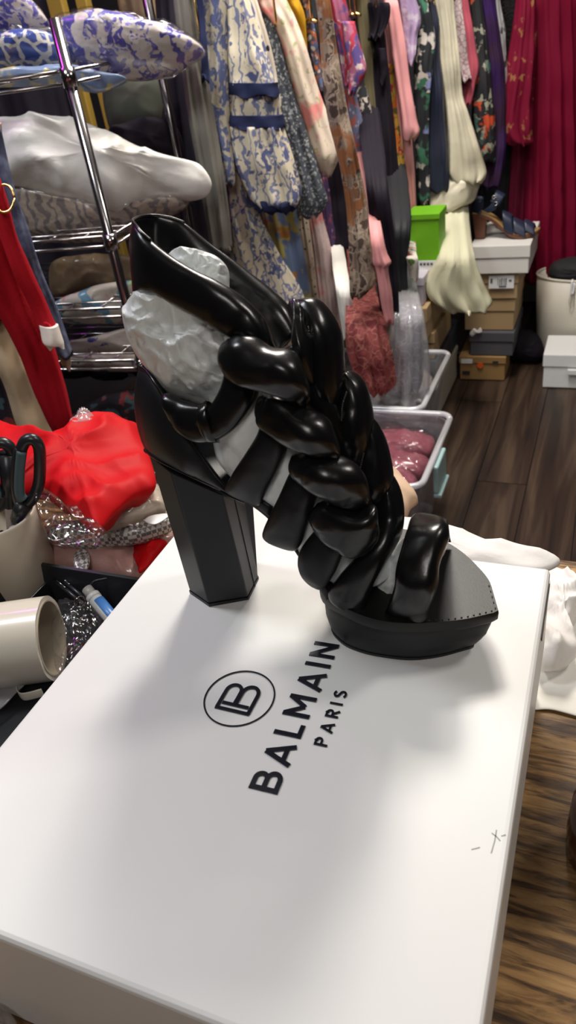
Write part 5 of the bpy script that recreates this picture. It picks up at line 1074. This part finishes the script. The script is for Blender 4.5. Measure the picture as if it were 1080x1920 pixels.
# ---- white and peach clothes behind the shoe box
flat('white_garment', 'white crinkled garment lying just behind the shoe box', 'garment', 'tissue', [(400, 985), (470, 955), (560, 965), (660, 985), (760, 990), (846, 996), (887, 1009), (930, 1026), (961, 1033), (1041, 1047), (1045, 1062), (1000, 1075), (900, 1068), (700, 1050), (560, 1035), (420, 1025)], .868, .018, 60, flat=.112, amp=.006, freq=18, rings=14, res=110)
flat('peach_garment', 'peach cloth corner sticking out behind the toe strap', 'garment', 'peach', [(560, 960), (640, 900), (700, 888), (744, 894), (764, 916), (784, 940), (770, 955), (757, 975), (700, 1000), (600, 990)], .845, .03, 61, flat=.08, amp=.004)
flat('cream_garment', 'pale yellow cloth seen between the heel and the sole', 'garment', pmat('pale_yellow_cloth', (.72, .62, .38), .7), [(380, 925), (450, 920), (520, 930), (560, 965), (520, 985), (450, 975), (390, 960)], .862, .02, 62, flat=.10, amp=.003)
# ---- right of the shoe box
flat('paper_sheet', 'flat sheet of white paper on the table right of the shoe box', 'paper', 'paper', [(990, 1320), (1040, 1332), (1180, 1362), (1200, 1300), (1195, 1200), (1100, 1150), (1000, 1150), (985, 1220)], .7525, .0016, 63, amp=.0, power=.2)
flat('tissue_paper', 'crumpled white tissue paper beside the right corner of the shoe box', 'tissue', 'tissue', [(1040, 1066), (1062, 1078), (1086, 1092), (1104, 1112), (1080, 1150), (1062, 1178), (1076, 1196), (1082, 1226), (1056, 1244), (1030, 1254), (1006, 1240), (1000, 1160), (1020, 1080)], .772, .016, 64, amp=.014, freq=26, rings=16, res=90)
cu = PZ(1104, 1600, TZ); rad = .030
ct = thing('brown_jar', 'dark brown glass jar on the table at the right edge', 'jar', (cu.x+.012, cu.y, TZ)); n = 48; V = []
bg = pmat('brown_glossy', (.045, .014, .008), .15)
for r_, z in [(.024, .001), (.029, .006), (.030, .03), (.0285, .06), (.020, .072), (.017, .076), (.017, .085)]:
    V += [(cu.x+.012+r_*math.cos(2*math.pi*i/n), cu.y+r_*math.sin(2*math.pi*i/n), TZ+z) for i in range(n)]
mesh_obj('jar_body', V, grid_faces(7, n)+[tuple(range(n))[::-1], tuple(range(6*n, 7*n))], bg, ct)
V = [(cu.x+.012+r_*math.cos(2*math.pi*i/n), cu.y+r_*math.sin(2*math.pi*i/n), TZ+z) for r_, z in [(.0195, .078), (.0195, .095), (.018, .097)] for i in range(n)]
mesh_obj('lid', V, grid_faces(3, n)+[tuple(range(n))[::-1], tuple(range(2*n, 3*n))], M['blackp'], ct)
# torn edge at the back right corner of the lid
ys = [YB-.012-.0062*i for i in range(12)]; rg_ = random.Random(5)
V = [(XR+.0006, y, BZ-.003) for y in ys]+[(XR+.0010, y, BZ-.008-rg_.uniform(0, .006)*(1 if 0 < i < 11 else 0)) for i, y in enumerate(ys)]+[(XR-.0005, y, BZ-.006) for y in ys]
mesh_obj('torn_edge', V, grid_faces(3, 12, False), pmat('torn_grey_card', (.45, .44, .42), .9), lid, False)
# clear packet at the left front corner, beside the front of the shoe box
o = blob('clear_bag', [tuple(PZ(x, y, TZ+.01)) for x, y in [(-40, 1870), (0, 1885), (20, 1900), (34, 1930), (20, 1980), (-40, 1980)]], .012, M['film2'], axis=(0, 0, 1), amp=.006, freq=40, seed=70, rings=8, res=40)
tag(o, 'clear plastic scrap in front of the shoe box at the bottom left corner', 'plastic bag')
